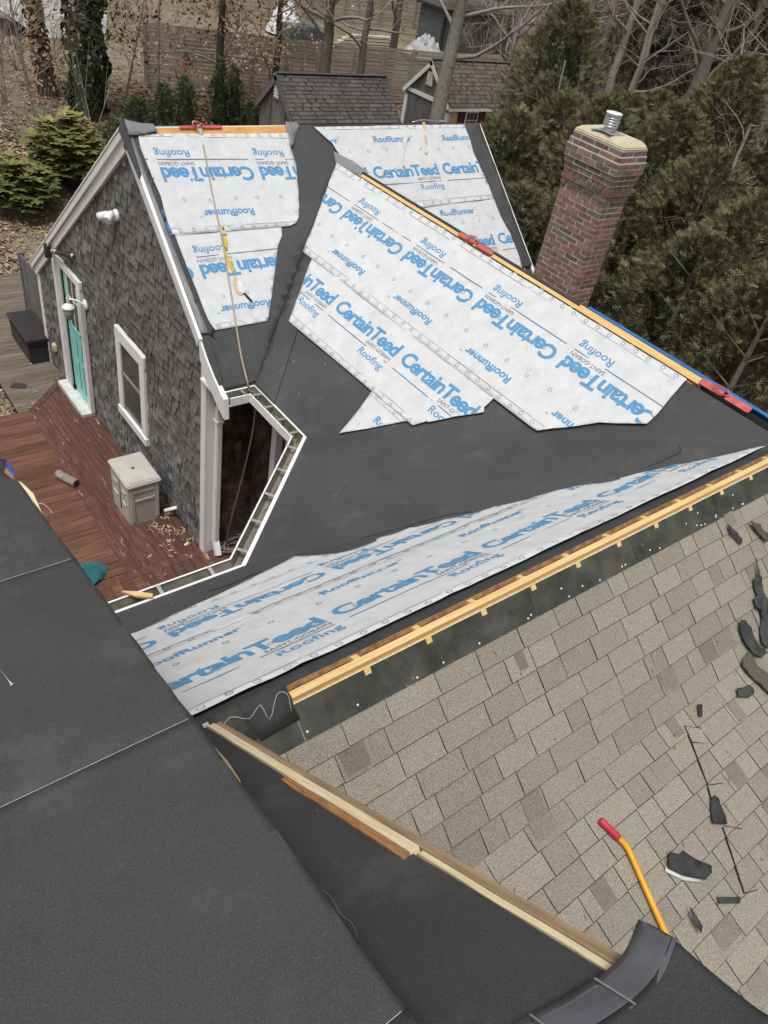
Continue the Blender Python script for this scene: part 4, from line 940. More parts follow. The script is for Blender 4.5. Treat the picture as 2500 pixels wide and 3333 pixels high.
# tarps
def cloth(name, pts, m, label, cat, h=.06, seed=0):
    """a crumpled tarp: plan outline filled with a folded grid"""
    cx_, cy_ = sum(p[0] for p in pts) / len(pts), sum(p[1] for p in pts) / len(pts)
    ol = [V(p) for p in spline([(x, y, 0) for x, y in pts] + [(pts[0][0], pts[0][1], 0)], 5)]; n = len(ol); k = 9; vs = []
    for r_ in range(k + 1):
        for p in ol:
            q = V((cx_, cy_, 0)).lerp(p, r_ / k); e = 1 - (r_ / k) ** 2
            vs.append((q.x, q.y, dz_(q.y) + .008 + h * e * (.5 + .9 * noise.noise((q.x * 5 + seed, q.y * 5, 0)) + .5 * abs(noise.noise((q.x * 11, q.y * 13 + seed, 1))))))
    fs = [(r_ * n + i, r_ * n + (i + 1) % n, (r_ + 1) * n + (i + 1) % n, (r_ + 1) * n + i) for r_ in range(k) for i in range(n)]
    return tag(mesh(name, vs, fs, m, None, True), label, cat)
cloth("teal_tarp", [(1.6, 7.55), (2.05, 7.50), (2.28, 7.36), (2.30, 7.24), (2.17, 7.06), (2.02, 6.98), (1.98, 6.55), (2.06, 6.42), (1.95, 6.3), (1.5, 6.3), (1.3, 7.0)], "tarpt", "teal tarp bunched on the deck below the dark dormer edge", "tarp", .10)
cloth("blue_tarp", [(1.4, 10.75), (1.72, 10.62), (1.88, 10.40), (1.93, 10.12), (1.88, 9.86), (1.80, 9.84), (1.86, 10.1), (1.70, 10.38), (1.3, 10.5)], "tarpb", "blue tarp scrap on the deck at the left edge", "tarp", .12, 3)
leafmesh([(R.uniform(1.55, 1.84), R.uniform(9.85, 10.35), dz(10) + .05) for _ in range(40)], .045, "leafl", "fallen_leaves")["kind"] = "stuff"
tube("thin_wire", spline([(1.90, 8.95, dz(9) + .02), (1.99, 8.98, dz(9) + .05), (2.06, 8.85, dz(9) + .03), (2.075, 8.66, dz(9) + .008)], 6), .004, "wwhite", None, 5)
tag(bpy.data.objects["thin_wire"], "thin pale wire curled on the deck boards", "wire")
o = slab("wood_splinter", Plane((0, 0, -4.70), X_, (0, 1, 0)), [(1.40, 4.13), (1.48, 4.02), (1.585, 3.955), (1.60, 3.99), (1.50, 4.07)], "fir", None, .03, .02); tag(o, "orange wood splinter stuck across the deck gutter", "splinter")

# ------------------------------------------------------------------ fixtures on the gable wall
t = thing("flood_light", (XW, 9.42, -3.86), "white twin flood light high on the cedar gable wall", "flood light")
lathe("base", [(.075, 0), (.075, .03), (.05, .045)], (XW - .005, 9.40, -3.84), "white", t, 18, (-1, 0, 0))
for yy, zz, dx, dy, dzz in ((9.50, -3.86, -.6, .75, -.55), (9.36, -3.80, -.7, -.5, -.45)):
    tube("arm", [(XW - .04, 9.42, -3.84), (XW - .10, yy, zz)], .018, "white", t)
    lathe("lamp_head", [(.03, -.03), (.045, .01), (.05, .06), (.062, .12), (.055, .122)], (XW - .10, yy, zz), "white", t, 18, (dx, dy, dzz))
t = thing("wall_sensor", (XW, 11.5, -5.25), "dark cylinder wall light on a chrome bar above the teal door", "wall light")
lathe("cylinder", [(.055, -.10), (.058, -.09), (.058, .10), (.055, .105), (.045, .105), (.044, .05)], (XW - .14, 12.10, -5.42), "dkmetal", t, 20)
tube("bar", [(XW - .12, 12.05, -5.40), (XW - .05, 11.16, -5.12)], .036, "dkmetal", t, 14)
for f_ in (.12, .22, .26, .97): 
    p = V((XW - .12, 12.05, -5.40)).lerp(V((XW - .05, 11.16, -5.12)), f_); q = V((XW - .12, 12.05, -5.40)).lerp(V((XW - .05, 11.16, -5.12)), f_ + .03)
    tube("chrome_ring", [p, q], .040, "metal", t, 14)
tube("wall_stub", [(XW + .01, 11.6, -5.26), (XW - .09, 11.6, -5.26)], .02, "dkmetal", t, 10)
t = thing("wall_lantern", (XW, 10.94, -5.80), "white coach lantern on the wall beside the teal door", "lantern")
ly, lx = 11.06, XW - .24
lathe("backplate", [(.085, 0), (.085, .012), (.06, .03), (.03, .036)], (XW - .012, 10.93, -5.80), "white", t, 18, (-1, 0, 0))
tube("arm", spline([(XW - .03, 10.93, -5.80), (XW - .12, 10.98, -5.74), (lx + .02, ly, -5.74), (lx, ly, -5.80)], 5), .013, "white", t)
lathe("finial", [(.004, .16), (.016, .14), (.008, .12), (.018, .10), (.010, .07)][::-1], (lx, ly, -5.86), "white", t, 14)
lathe("cap", [(.10, 0), (.098, .015), (.06, .05), (.02, .075)], (lx, ly, -5.88), "white", t, 12)
lathe("glass_bowl", [(.018, -.20), (.05, -.17), (.078, -.10), (.088, 0)], (lx, ly, -5.88), "sash", t, 12)
lathe("tail", [(.004, -.27), (.014, -.25), (.008, -.23), (.022, -.20)], (lx, ly, -5.88), "metal", t, 12)
o = box("wall_vent", XW - .075, XW, 12.72, 12.86, -7.60, -7.46, "crown", None, .02); tag(o, "small cream wall vent between door and fence", "vent")

# ------------------------------------------------------------------ ropes, lanyards, anchors
def anchor(w_, P, u0, u1, label, h=.0):
    mid = P.at((u0 + u1) / 2, 0, .03); t = thing("roof_anchor", mid, label, "roof anchor", "red roof anchors on the ridges")
    sg = 1 if u1 > u0 else -1
    for a, b in ((u0, (u0 + u1) / 2 - .02 * sg), ((u0 + u1) / 2 + .01 * sg, u1)):
        a, b = min(a, b), max(a, b)
        vs = [P.at(u, s, hh) for hh in (.016 + h, .024 + h) for u, s in ((a, -w_ + .008), (a + .02, -w_), (b - .02, -w_), (b, -w_ + .008), (b, w_ - .008), (b - .02, w_), (a + .02, w_), (a, w_ - .008))]
        fixn(mesh("strap_plate", vs, [tuple(range(8)), tuple(range(15, 7, -1))] + [(i, (i + 1) % 8, (i + 1) % 8 + 8, i + 8) for i in range(8)], "anchor", t))
    c = P.at((u0 + u1) / 2 - .01 * sg, -.01, .03 + h)
    ring_ = [c + P.u * (.075 * math.cos(a) * -sg - .03 * sg) + P.s * .030 * math.sin(a) + P.n * (.02 + .012 * math.cos(a)) for a in [k * 2 * math.pi / 18 for k in range(19)]]
    tube("d_ring", ring_, .006, "anchor", t, 6)
    return t
anchor(.018, PL, 4.15, 4.70, "red roof anchor on the ridge of the gabled wing above the rope", .012)
anchor(.026, PD, 6.03, 5.46, "red roof anchor halfway along the cross wing ridge", .012)
anchor(.032, PD, 2.68, 2.16, "red roof anchor at the near end of the cross wing ridge", .016)
pL = lambda u, s, h=.02: PL.at(u, s, h + .012)
t = thing("safety_rope", PL.at(4.39, 0, .03), "long safety rope from ridge anchor across the roof down to a coil", "rope")
top = [pL(4.392, -.02, .03), pL(4.385, .10), pL(4.337, .393), pL(4.276, .713), pL(4.226, 1.0), pL(4.186, 1.289), pL(4.125, 1.6), pL(4.076, 1.835), pL(3.961, 2.375), pL(3.871, 2.811), pL(3.825, 3.14, .03)]
low = [top[-1], V((3.83, 6.42, -4.73)), V((3.85, 6.315, -4.72)), V((3.86, 6.31, -4.90)), V((3.872, 6.36, -5.3)), V((3.86, 6.47, -5.9)), V((3.84, 6.58, -6.45)), V((3.83, 6.68, -6.9)), V((3.85, 6.82, -7.35)), V((3.885, 6.88, -7.60))]
tube("line", spline(top, 5), .011, "rope", t, 8); tube("hanging_line", spline(low, 5), .011, "rope2", t, 8)
q = R.Random if False else random.Random(3)
coil = [V((3.885, 6.88, -7.60))]
for k in range(46):
    a = k * 1.12 + q.uniform(-.2, .2); rr_ = q.uniform(.16, .30)
    coil.append(V((4.02 + rr_ * 1.0 * math.cos(a) + q.uniform(-.05, .05), 6.80 + rr_ * .62 * math.sin(a) + q.uniform(-.04, .04), -7.622 + .0012 * k + q.uniform(0, .05))))
coil += [V((3.82, 6.55, -7.60)), V((3.78, 6.45, -7.59)), V((3.9, 6.35, -7.59))]
tube("coil", spline(coil, 6), .012, "rope2", t, 7)
# yellow lanyard lying on the lower sheet
t = thing("yellow_lanyard", PL.at(4.16, 1.6, .02), "yellow safety lanyard with rope grab and dark snap hook on white sheet", "lanyard")
def band(name, path, w_, m, par, th=.006, tw=None):
    pts = spline([(u, s, h) for u, s, h in path], 5); n = len(pts); vs = []
    for i, p in enumerate(pts):
        d = pts[min(i + 1, n - 1)] - pts[max(i - 1, 0)]; l_ = math.hypot(d.x, d.y) or 1; nx, ny = -d.y / l_, d.x / l_
        ww = w_ * (tw[min(len(tw) - 1, i * len(tw) // n)] if tw else 1) / 2; tl = (1 - (tw[min(len(tw) - 1, i * len(tw) // n)] if tw else 1)) * .02
        for a, b in ((-1, 0), (1, 0), (1, 1), (-1, 1)): vs.append(PL.at(p.x + nx * ww * a, p.y + ny * ww * a, p.z + b * th + (a > 0) * tl))
    fs = [(i * 4 + a, i * 4 + b, i * 4 + 4 + b, i * 4 + 4 + a) for i in range(n - 1) for a, b in ((0, 1), (1, 2), (2, 3), (3, 0))] + [(0, 3, 2, 1), (n * 4 - 4, n * 4 - 3, n * 4 - 2, n * 4 - 1)]
    return fixn(mesh(name, vs, fs, m, par))
vs = [PL.at(u, s, h) for h in (.022, .050) for u, s in ((4.175, 1.255), (4.235, 1.25), (4.245, 1.345), (4.215, 1.355), (4.205, 1.345), (4.19, 1.358), (4.175, 1.34))]
fixn(mesh("rope_grab", vs, [tuple(range(7)), tuple(range(13, 6, -1))] + [(i, (i + 1) % 7, (i + 1) % 7 + 7, i + 7) for i in range(7)], "brass", t))
pbox("grab_slot", PL, 4.212, 4.228, 1.268, 1.30, .050, .052, "black", t)
band("webbing", [(4.205, 1.36, .03), (4.192, 1.42, .05), (4.172, 1.50, .04), (4.145, 1.57, .03), (4.148, 1.68, .03), (4.16, 1.80, .025), (4.165, 1.87, .02)], .046, "strap", t, .005, (.8, 1, .85, .35, .6, 1, .9, .5, .25))
band("energy_pack", [(4.155, 1.88, .02), (4.132, 1.92, .02), (4.112, 2.0, .02), (4.122, 2.065, .02), (4.165, 2.088, .02)], .036, "tan", t, .022)
pbox("label_tag", PL, 4.172, 4.198, 1.925, 2.00, .03, .033, "white", t)
o = tube("snap_hook", spline([pL(4.165, 2.09), pL(4.19, 2.085), pL(4.203, 2.09), pL(4.245, 2.17), pL(4.252, 2.198), pL(4.238, 2.19), pL(4.20, 2.12), pL(4.19, 2.085)], 4), .009, "dkmetal", t, 8)
# snap hook at the top of the rope
t = thing("snap_hook", PL.at(4.385, .0, .04), "brass snap hook clipping the rope to the red ridge anchor", "snap hook")
vs = [PL.at(u, s, h) for h in (.022, .052) for u, s in ((4.365, .0), (4.405, .0), (4.415, .05), (4.40, .095), (4.375, .095), (4.355, .05))]
fixn(mesh("hook_body", vs, [tuple(range(6)), tuple(range(11, 5, -1))] + [(i, (i + 1) % 6, (i + 1) % 6 + 6, i + 6) for i in range(6)], "brass", t))
tube("hook_loop", [PL.at(4.37 + .05 * math.cos(a), -.03 + .035 * math.sin(a), .05 + .01 * math.sin(a * 2)) for a in [k * math.pi / 7 for k in range(15)]], .006, "brass", t, 6)
band("sleeve", [(4.385, .095, .025), (4.375, .16, .03), (4.355, .25, .025)], .03, "fragw", t, .014)
t = thing("hanging_lanyard", PL.at(7.87, .0, .03), "cream webbing lanyard hanging over the ridge on the far white sheet", "lanyard")
band("webbing", [(7.915, -.03, .02), (7.885, .08, .025), (7.845, .186, .022), (7.815, .30, .022)], .045, "tan", t, .012)
tube("snap_hook", spline([pL(7.815, .30), pL(7.78, .36), pL(7.775, .42), pL(7.745, .465), pL(7.72, .43), pL(7.75, .38)], 4), .010, "brass", t, 8)
tube("bracket", spline([PL.at(7.7, -.03, .03), PL.at(7.9, -.05, .05), PL.at(8.2, -.04, .03), PL.at(8.28, -.03, .05), PL.at(8.33, -.02, .03)], 4), .008, "metal", t, 6)
o = band("white_strap", [(7.545, .125, .03), (7.42, .27, .035), (7.307, .424, .03), (7.21, .56, .024), (7.165, .622, .02)], .055, "fragw", None, .016)
tag(o, "crumpled white strap lying on the far white sheet", "strap"); PLc = o

# ------------------------------------------------------------------ tool handle and torn pieces on the brown shingles
t = thing("pry_bar", PN2.at(2.74, -.05, .02), "yellow pry bar handle with red grip lying on brown shingles", "pry bar")
hp = [V((2.742, .549, -3.82)), V((2.775, .445, -3.855)), V((2.787, .405, -3.866)), V((2.795, .366, -3.880)), V((2.790, .325, -3.895)), V((2.779, .272, -3.914)), V((2.752, .160, -3.954)), V((2.706, -.055, -4.030)), V((2.69, -.16, -4.066))]
sp_ = spline([p + PN2.n * .012 for p in hp], 5)
tube("handle", sp_[3:], .0165, "yellow", t, 14)
g0, g1 = sp_[0], sp_[7]; vs, fs = [], []
n = 20
for i, f_ in enumerate((0, .04, .5, .93, 1)):
    p = g0.lerp(g1, f_); d = (g1 - g0).normalized(); xx = d.orthogonal().normalized(); yy = d.cross(xx)
    for k in range(n):
        rr_ = (.017 if i in (0,) else .0205) + (.0012 if k % 2 else 0) * (0 < i < 4)
        vs.append(p + (xx * math.cos(2 * math.pi * k / n) + yy * math.sin(2 * math.pi * k / n)) * rr_)
for i in range(4):
    for k in range(n): fs.append((i * n + k, i * n + (k + 1) % n, (i + 1) * n + (k + 1) % n, (i + 1) * n + k))
fs += [tuple(range(n - 1, -1, -1)), tuple(range(4 * n, 5 * n))]
mesh("grip", vs, fs, "red", t, True)
def scrap(name, P, poly, m, label, lift=.02, th=.006, step=.06, cat="roofing scrap", grp="torn roofing scraps on the brown slope", amp=.008, seed=0):
    o = patch(name, P, poly, m, None, .016 + lift * .2, step, amp, seed, lift, th); return tag(o, label, cat, grp)
scrap("roofing_scrap", PN1, [(4.878, .284), (4.897, .3), (4.937, .37), (4.976, .432), (4.939, .464), (4.91, .391), (4.875, .365), (4.872, .319)], "frag", "narrow dark scrap just below the old ridge band")
scrap("roofing_scrap", PN1, [(5.145, .344), (5.242, .403), (5.317, .513), (5.258, .549), (5.212, .49), (5.151, .393)], "fragbr", "brown curved shingle strip high on the slope at right edge")
o = scrap("roofing_scrap", PN1, [(5.051, .607), (5.027, .706), (5.031, .761), (4.998, .894), (5.017, .916), (4.948, 1.111), (4.86, 1.22), (4.795, 1.205), (4.761, 1.156), (4.874, 1.006), (4.89, .952), (4.848, .913), (4.859, .857), (4.913, .847), (4.941, .728), (4.995, .733)], "frag", "long torn black membrane tongue, largest of the scraps at right", .02)
scrap("roofing_scrap", PN1, [(4.633, .93), (4.631, .963), (4.68, .949), (4.713, 1.017), (4.718, 1.131), (4.764, 1.21), (4.78, 1.24), (4.70, 1.24), (4.637, 1.193), (4.605, 1.122), (4.585, 1.054), (4.589, .968)], "frag", "torn black membrane tongue with two notches in its end", .02, seed=4)
scrap("roofing_scrap", PN2, [(4.604, -.05), (4.608, -.0), (4.613, .114), (4.66, .19), (4.72, .24), (4.66, .36), (4.537, .278), (4.512, .174), (4.472, .049), (4.486, -.02)], "fragbr", "long curled olive shingle strip beside the torn membrane", .03, seed=2)
scrap("roofing_scrap", PN2, [(4.297, .096), (4.354, .116), (4.415, .125), (4.43, .16), (4.415, .186), (4.353, .19), (4.261, .142)], "frag", "dark square scrap with a grey tail near the right edge", .015)
scrap("roofing_scrap", PN2, [(3.909, .03), (3.945, .047), (3.882, .104), (3.854, .091)], "frag", "small dark oblong scrap, smallest of all", .004)
scrap("roofing_scrap", PN2, [(3.574, .493), (3.59, .523), (3.548, .617), (3.523, .656), (3.434, .6), (3.525, .503)], "frag", "dark tapered scrap lying across the long lifted shingle edge", .014)
scrap("roofing_scrap", PN2, [(3.031, .554), (3.092, .607), (3.119, .593), (3.236, .752), (3.206, .779), (3.135, .781), (3.029, .695), (2.958, .61)], "frag", "wide dark scrap with white film along one side, by the pry bar", .02)
scrap("white_film", PN2, [(2.967, .602), (3.028, .672), (3.07, .705), (3.135, .770), (3.128, .79), (3.02, .715), (2.945, .62)], "fragw", "white film peeling from the wide dark scrap", .0)
scrap("roofing_scrap", PN2, [(3.162, .895), (3.3, .976), (3.275, 1.0), (3.143, .923)], "frag", "dark rectangular scrap right of the pry bar's lower end", .006)
scrap("roofing_scrap", PN2, [(2.927, .817), (2.932, .879), (2.932, .929), (2.899, .947), (2.898, .884)], "frag", "thin dark sliver standing next to the pry bar", .03)
o = slab("membrane_roll_end", PN1, [(4.90, 1.12), (5.4, 1.0), (5.4, 1.4), (4.86, 1.30)], "fragbr", None, .05, .03)
tag(o, "dark bundle of torn shingles at the right frame edge", "roofing scrap", "torn roofing scraps on the brown slope")
ac = Acc()
for q in range(150):
    P = PN2 if R.random() < .7 else PN1; u, s = R.uniform(1.3, 4.8), R.uniform(.02, 1.15)
    c = P.at(u, s, .0145); a = R.uniform(0, 6.3); e = (P.u * math.cos(a) + P.s * math.sin(a)) * R.choice((.004, .006, .010, .016)); f_ = e.cross(P.n) * R.uniform(.15, .6)
    ac.add([c - e, c + f_, c + e + P.n * .003, c - f_], [(0, 1, 2, 3)], R.random())
tag(ac.obj("roof_debris", "litter"), kind='stuff')
ac = Acc()
for P, n_, (u0, u1), (s0, s1) in ((PD, 40, (3.2, 6.8), (2.1, 2.8)), (PF, 40, (1.2, 4.2), (1.9, 2.8)), (PL, 14, (3.8, 4.4), (2.55, 3.1)), (PM1, 30, (-.2, .5), (.3, 2.8)), (PM2, 20, (.45, .88), (-2.0, -.3))):
    for q in range(n_):
        c = P.at(R.uniform(u0, u1), R.uniform(s0, s1), .0145); a = R.uniform(0, 6.3); k = .25 if P in (PM1, PM2) else 1
        e = (P.u * math.cos(a) + P.s * math.sin(a)) * R.choice((.004, .005, .007, .013)) * k; f_ = e.cross(P.n) * .22
        ac.add([c - e, c + f_, c + e + P.n * .002, c - f_], [(0, 1, 2, 3)], R.random())
tag(ac.obj("pale_crumbs", "fragw"), kind='stuff')
tube("loose_thread", spline([PN1.at(.92, .02, .03), PN1.at(1.0, -.03, .035), PN1.at(1.08, .015, .03), PN1.at(1.15, -.02, .03), PN1.at(1.17, .06, .03), PN1.at(1.24, -.03, .035), PN1.at(1.29, -.01, .03), PN1.at(1.28, .07, .03)], 3), .0009, "white", None, 5)
tag(bpy.data.objects["loose_thread.001"] if "loose_thread.001" in bpy.data.objects else bpy.data.objects["loose_thread"], "white thread trailing over the near end of the open ridge", "thread")
t = thing("loose_nail", PM1.at(.166, 1.67, .015), "galvanised roofing nail lying on the dark grey dormer membrane", "nail")
a_, b_ = PM1.at(.160, 1.722, .014), PM1.at(.170, 1.637, .012)
tube("shank", [a_, b_], [.0008, .0018], "metal", t, 8)
lathe("nail_head", [(.0072, 0), (.0072, .0014)], b_, "metal", t, 14, tuple(b_ - a_))
# ------------------------------------------------------------------ yard: fences, sheds
def boards_fence(name, P, zb, zt, nb, label, bay=1.25, dep=0.0):
    """horizontal board fence along plan points P, every board its own part"""
    t = thing(name, (*P[0], zb), label, "fence"); me = bpy.data.meshes.new("fence_board"); me.from_pydata(boxv(0, 1, -.5, .5, 0, 1), [], BF); me.update(); me.materials.append(MT["fence"])
    for a, b in zip(P[:-1], P[1:]):
        a, b = V((*a, 0)), V((*b, 0)); L_ = (b - a).length; n = max(1, round(L_ / bay)); d = (b - a) / L_; ang = math.atan2(d.y, d.x); h = (zt - zb) / nb
        for i in range(n):
            p = a + d * (L_ * i / n)
            box_ = obox("post", (p.x, p.y, zb - .4) , (p.x, p.y, zt + .02), .10, .10, (d.x, d.y, 0), "fence", t)
            box_.location += V((d.y, -d.x, 0)) * .06
            for k in range(nb):
                o = bpy.data.objects.new("fence_board", me); COL.objects.link(o); o.parent = t; o.matrix_parent_inverse = Matrix.Translation(-t.location)
                o.location = (p.x, p.y, zb + h * k); o.rotation_euler = (R.uniform(-.16, -.02), R.uniform(-.004, .004), ang); o.scale = (L_ / n - .01, .025, h * R.uniform(.76, .90))
    return t
boards_fence("board_fence", [(12.6, 29.7), (17.7, 28.45), (24.8, 27.5), (30.5, 26.7)], -7.45, -5.42, 16, "long weathered horizontal board fence behind the sheds", 1.35)
boards_fence("board_fence", [(21.5, 40.2), (25.5, 39.3), (37, 38.6)], -6.85, -4.2, 14, "second board fence further back between the trees", 2.2)
def gable_shed(name, x0, x1, yf, yr, yb, zg, ze, zr, zeb, wallm, roofm, label, trim, n=13, tw=.30):
    t = thing(name, ((x0 + x1) / 2, yr, zg), label, "shed"); e = .12
    w0, w1 = x0 + .10, x1 - .10; f0, f1 = yf + .16, yb - .16
    for xx, s_ in ((w0, -1), (w1, 1)):      # gable ends in upright boards
        y = f0
        while y < f1:
            y1 = min(y + .17, f1); z_ = lambda q: (ze + (q - yf) * (zr - ze) / (yr - yf) if q < yr else zeb + (yb - q) * (zr - zeb) / (yb - yr)) - .06
            vs = [(xx, y + .004, zg), (xx, y1 - .004, zg), (xx, y1 - .004, z_(y1)), (xx, y + .004, z_(y)), (xx + .03, y + .004, zg), (xx + .03, y1 - .004, zg), (xx + .03, y1 - .004, z_(y1)), (xx + .03, y + .004, z_(y))]
            fixn(mesh("wall_board", vs, BF, "barn", t)); y = y1
    zz = zg; k = 0
    while zz < ze - .02:      # front wall in lapped boards
        h = .13; mesh("clapboard", [(w0, f0, zz), (w1, f0, zz), (w1, f0 + .012, zz + h), (w0, f0 + .012, zz + h), (w0, f0 + .03, zz), (w1, f0 + .03, zz), (w1, f0 + .03, zz + h), (w0, f0 + .03, zz + h)], BF, wallm, t); zz += h
    box("wall_core", w0 + .05, w1 - .05, f0 + .05, f1 - .05, zg, ze - .1, "sub", t)
    for side, (ya, za) in enumerate(((yf, ze), (yb, zeb))):
        ac = Acc(); sl_ = V((0, ya - yr, za - zr)); L_ = sl_.length; P = Plane((0, yr, zr), X_, sl_); m_ = n
        for c in range(m_):
            s0, s1 = L_ * c / m_, L_ * (c + 1) / m_; u = x0 - R.uniform(0, tw)
            while u < x1:
                a, b = max(u, x0), min(u + tw * R.uniform(.7, 1.2), x1); u += tw
                if b - a < .02: continue
                vs = [P.at(q, s, h) for h in (0, 1) for q, s in ((a, s0), (b, s0), (b, s1 + .02), (a, s1 + .02))]
                vs = [P.at(a, s0, .0), P.at(b, s0, .0), P.at(b, s1, .0), P.at(a, s1, .0), P.at(a, s0, .004), P.at(b, s0, .004), P.at(b, s1, .020), P.at(a, s1, .020)]
                ac.add(vs, BF, R.random())
        o = ac.obj("shingle_course", roofm, t); fixn(o); o['kind'] = 'stuff'
        box_ = slab("roof", P, [(x0, 0), (x1, 0), (x1, L_ - .01), (x0, L_ - .01)], "sub", t, -.004, .06)
        for xx in (x0, x1): obox("rake_trim", P.at(xx, .0, -.09), P.at(xx, L_, -.09), .035, .14, P.n, trim, t)
        obox("eave_trim", (x0, ya + (.02 if side == 0 else -.02), za - .07), (x1, ya + (.02 if side == 0 else -.02), za - .07), .03, .11, Z_, trim, t)
    obox("ridge_cap", (x0, yr, zr + .025), (x1, yr, zr + .025), .15, .008, Z_, roofm, t)
    return t
t = gable_shed("garden_shed", 12.98, 17.03, 20.17, 21.29, 22.42, -8.2, -6.0, -4.96, -6.02, "barn", "shedr", "grey plank garden shed with dark shingled roof, left of the big oak", "barn", 12)
v_ = box("louvre_vent", 13.03, 13.07, 21.16, 21.42, -5.62, -5.25, "wwhite", t)
for q in range(4): box("louvre", 13.01, 13.04, 21.18, 21.40, -5.58 + q * .08, -5.55 + q * .08, "white", v_)
for yy in (20.75, 21.6): box("batten", 13.03, 13.07, yy, yy + .05, -8.2, -5.6, "barn", t)
t = gable_shed("garden_shed", 19.78, 23.8, 21.02, 22.36, 23.70, -8.1, -5.79, -4.64, -5.84, "ycl", "shedr2", "yellow clapboard shed with white trim and maroon shutters", "white", 11)
wdw = box("window", 20.74, 21.36, 21.145, 21.20, -6.54, -5.95, "white", t)
for i in range(3):
    for j in range(2): box("pane", 20.80 + i * .18, 20.96 + i * .18, 21.135, 21.15, -6.47 + j * .25, -6.25 + j * .25, "glass", wdw)
for x0, x1 in ((20.40, 20.72), (21.38, 21.72)):
    s_ = box("shutter", x0, x1, 21.13, 21.17, -6.77, -5.95, "maroon", t)
    for q in range(9): box("shutter_slat", x0 + .04, x1 - .04, 21.118, 21.14, -6.72 + q * .08, -6.67 + q * .08, "maroon", s_)
box("corner_board", 19.84, 19.96, 21.12, 21.26, -8.1, -6.0, "white", t); box("corner_board", 19.83, 19.92, 23.42, 23.56, -8.1, -6.0, "white", t)
obox("cross_trim", (19.85, 21.15, -5.79), (19.85, 23.56, -5.81), .04, .13, Z_, "white", t)
v_ = box("louvre_vent", 19.83, 19.88, 22.22, 22.52, -5.45, -5.02, "white", t)
for q in range(5): box("louvre", 19.81, 19.84, 22.25, 22.49, -5.41 + q * .08, -5.37 + q * .08, "wwhite", v_)
o = lathe("wreath", [(.13, 0), (.15, .03), (.11, .05), (.09, .02)], (21.95, 21.13, -6.22), "dkmetal", t, 14, (0, -1, 0))
# steel shed, tarps, shrink-wrapped boat, house beyond
t = thing("steel_shed", (33, 35.2, -7.0), "dark green grey steel shed beyond the fence", "shed")
box("wall", 30.9, 35.8, 34.5, 36.6, -7.3, -5.0, "slate", t); box("roof", 30.7, 36.0, 34.3, 36.8, -5.0, -4.85, "dkmetal", t, .03)
box("door_gap", 33.9, 34.05, 34.47, 34.5, -7.1, -5.1, "black", t); box("door", 32.9, 33.85, 34.46, 34.5, -7.0, -5.15, "slate", t); box("corner_trim", 30.86, 31.0, 34.46, 34.6, -7.3, -5.0, "dkmetal", t)
for q in range(8): box("wall_rib", 34.15 + q * .2, 34.19 + q * .2, 34.475, 34.5, -7.2, -5.1, "slate", t)
def heap(name, c, rx, ry, h, m, label, cat, seed=0, n=16):
    vs, fs = [], []
    for j in range(n + 1):
        for i in range(n * 2):
            a = i * math.pi / n; r_ = j / n; e = 1 - r_ * r_
            k = 1 + .25 * noise.noise((math.cos(a) * 1.5 + seed, math.sin(a) * 1.5, r_))
            vs.append((c[0] + rx * r_ * k * math.cos(a), c[1] + ry * r_ * k * math.sin(a), c[2] + h * (e * (.75 + .6 * abs(noise.noise((a * 2.2 + seed, r_ * 4, 0)))))))
    N = n * 2
    for j in range(n):
        for i in range(N): fs.append((j * N + i, j * N + (i + 1) % N, (j + 1) * N + (i + 1) % N, (j + 1) * N + i))
    return tag(mesh(name, vs, fs, m, None, True), label, cat)
heap("grey_tarp", (28.9, 33.4, -6.75), 1.3, .8, .85, "tarpg", "grey and white tarp heap behind the board fence", "tarp", 2)
heap("white_tarp", (22.7, 36.6, -6.75), 1.0, .9, 1.25, "tarpw", "white plastic covered heap beyond the fence between trunks", "tarp", 6)
o = box("dark_trough", 20.7, 22.5, 33.0, 34.0, -7.0, -5.85, "slate", None, .05); tag(o, "dark rectangular trough behind the board fence", "trough")
t = thing("plank_stack", (24.8, 33.1, -6.9), "pale planks stacked behind the fence", "planks")
for q in range(5): box("plank", 22.9 + q * .25, 26.8 - q * .1, 33.0, 33.25, -6.62 + q * .13, -6.53 + q * .13, "palewood" if q % 2 else "wwhite", t)
t = thing("wrapped_boat", (11.3, 37, -8), "white shrink wrapped boat behind the ivy clad trunks", "boat")
mesh("wrap", [(9.2, 36, -6.3), (10.6, 35.8, -7.15), (11.4, 35.7, -7.5), (13.4, 35.6, -8.0), (13.7, 36, -6.4), (12, 36.6, -4.6), (9.4, 37, -4.4), (11, 38, -7.4), (13.5, 38, -7.4), (9.3, 38, -6.5)],
     [(0, 1, 6), (1, 5, 6), (1, 2, 5), (2, 4, 5), (2, 3, 4), (3, 8, 4), (4, 8, 5), (5, 8, 7), (5, 7, 6), (6, 7, 9), (6, 9, 0)], "tarpw", t)
mesh("keel", [(10.8, 36.4, -7.2), (13.2, 36.4, -8.0), (13.2, 37.6, -8.0), (10.8, 37.6, -7.2), (11.2, 36.8, -7.9), (13, 36.8, -8.3), (13, 37.2, -8.3), (11.2, 37.2, -7.9)], BF, "wwhite", t)
t = thing("neighbour_house", (21, 46, -7), "brown sided house wall at the top behind the oaks", "house")
zz = -7.4
while zz < -3: box("siding_board", 16.8, 30, 44 + .0, 44.05, zz, zz + .19, "siding", t); zz += .2
box("wall", 16.9, 30, 44.05, 50, -7.6, -2, "siding", t)
for x0 in (18.3, 20.3, 23.2): 
    w_ = box("window", x0, x0 + 1.0, 43.93, 44.02, -6.9, -5.4, "wwhite", t); box("pane", x0 + .1, x0 + .9, 43.915, 43.94, -6.8, -5.5, "glass", w_)
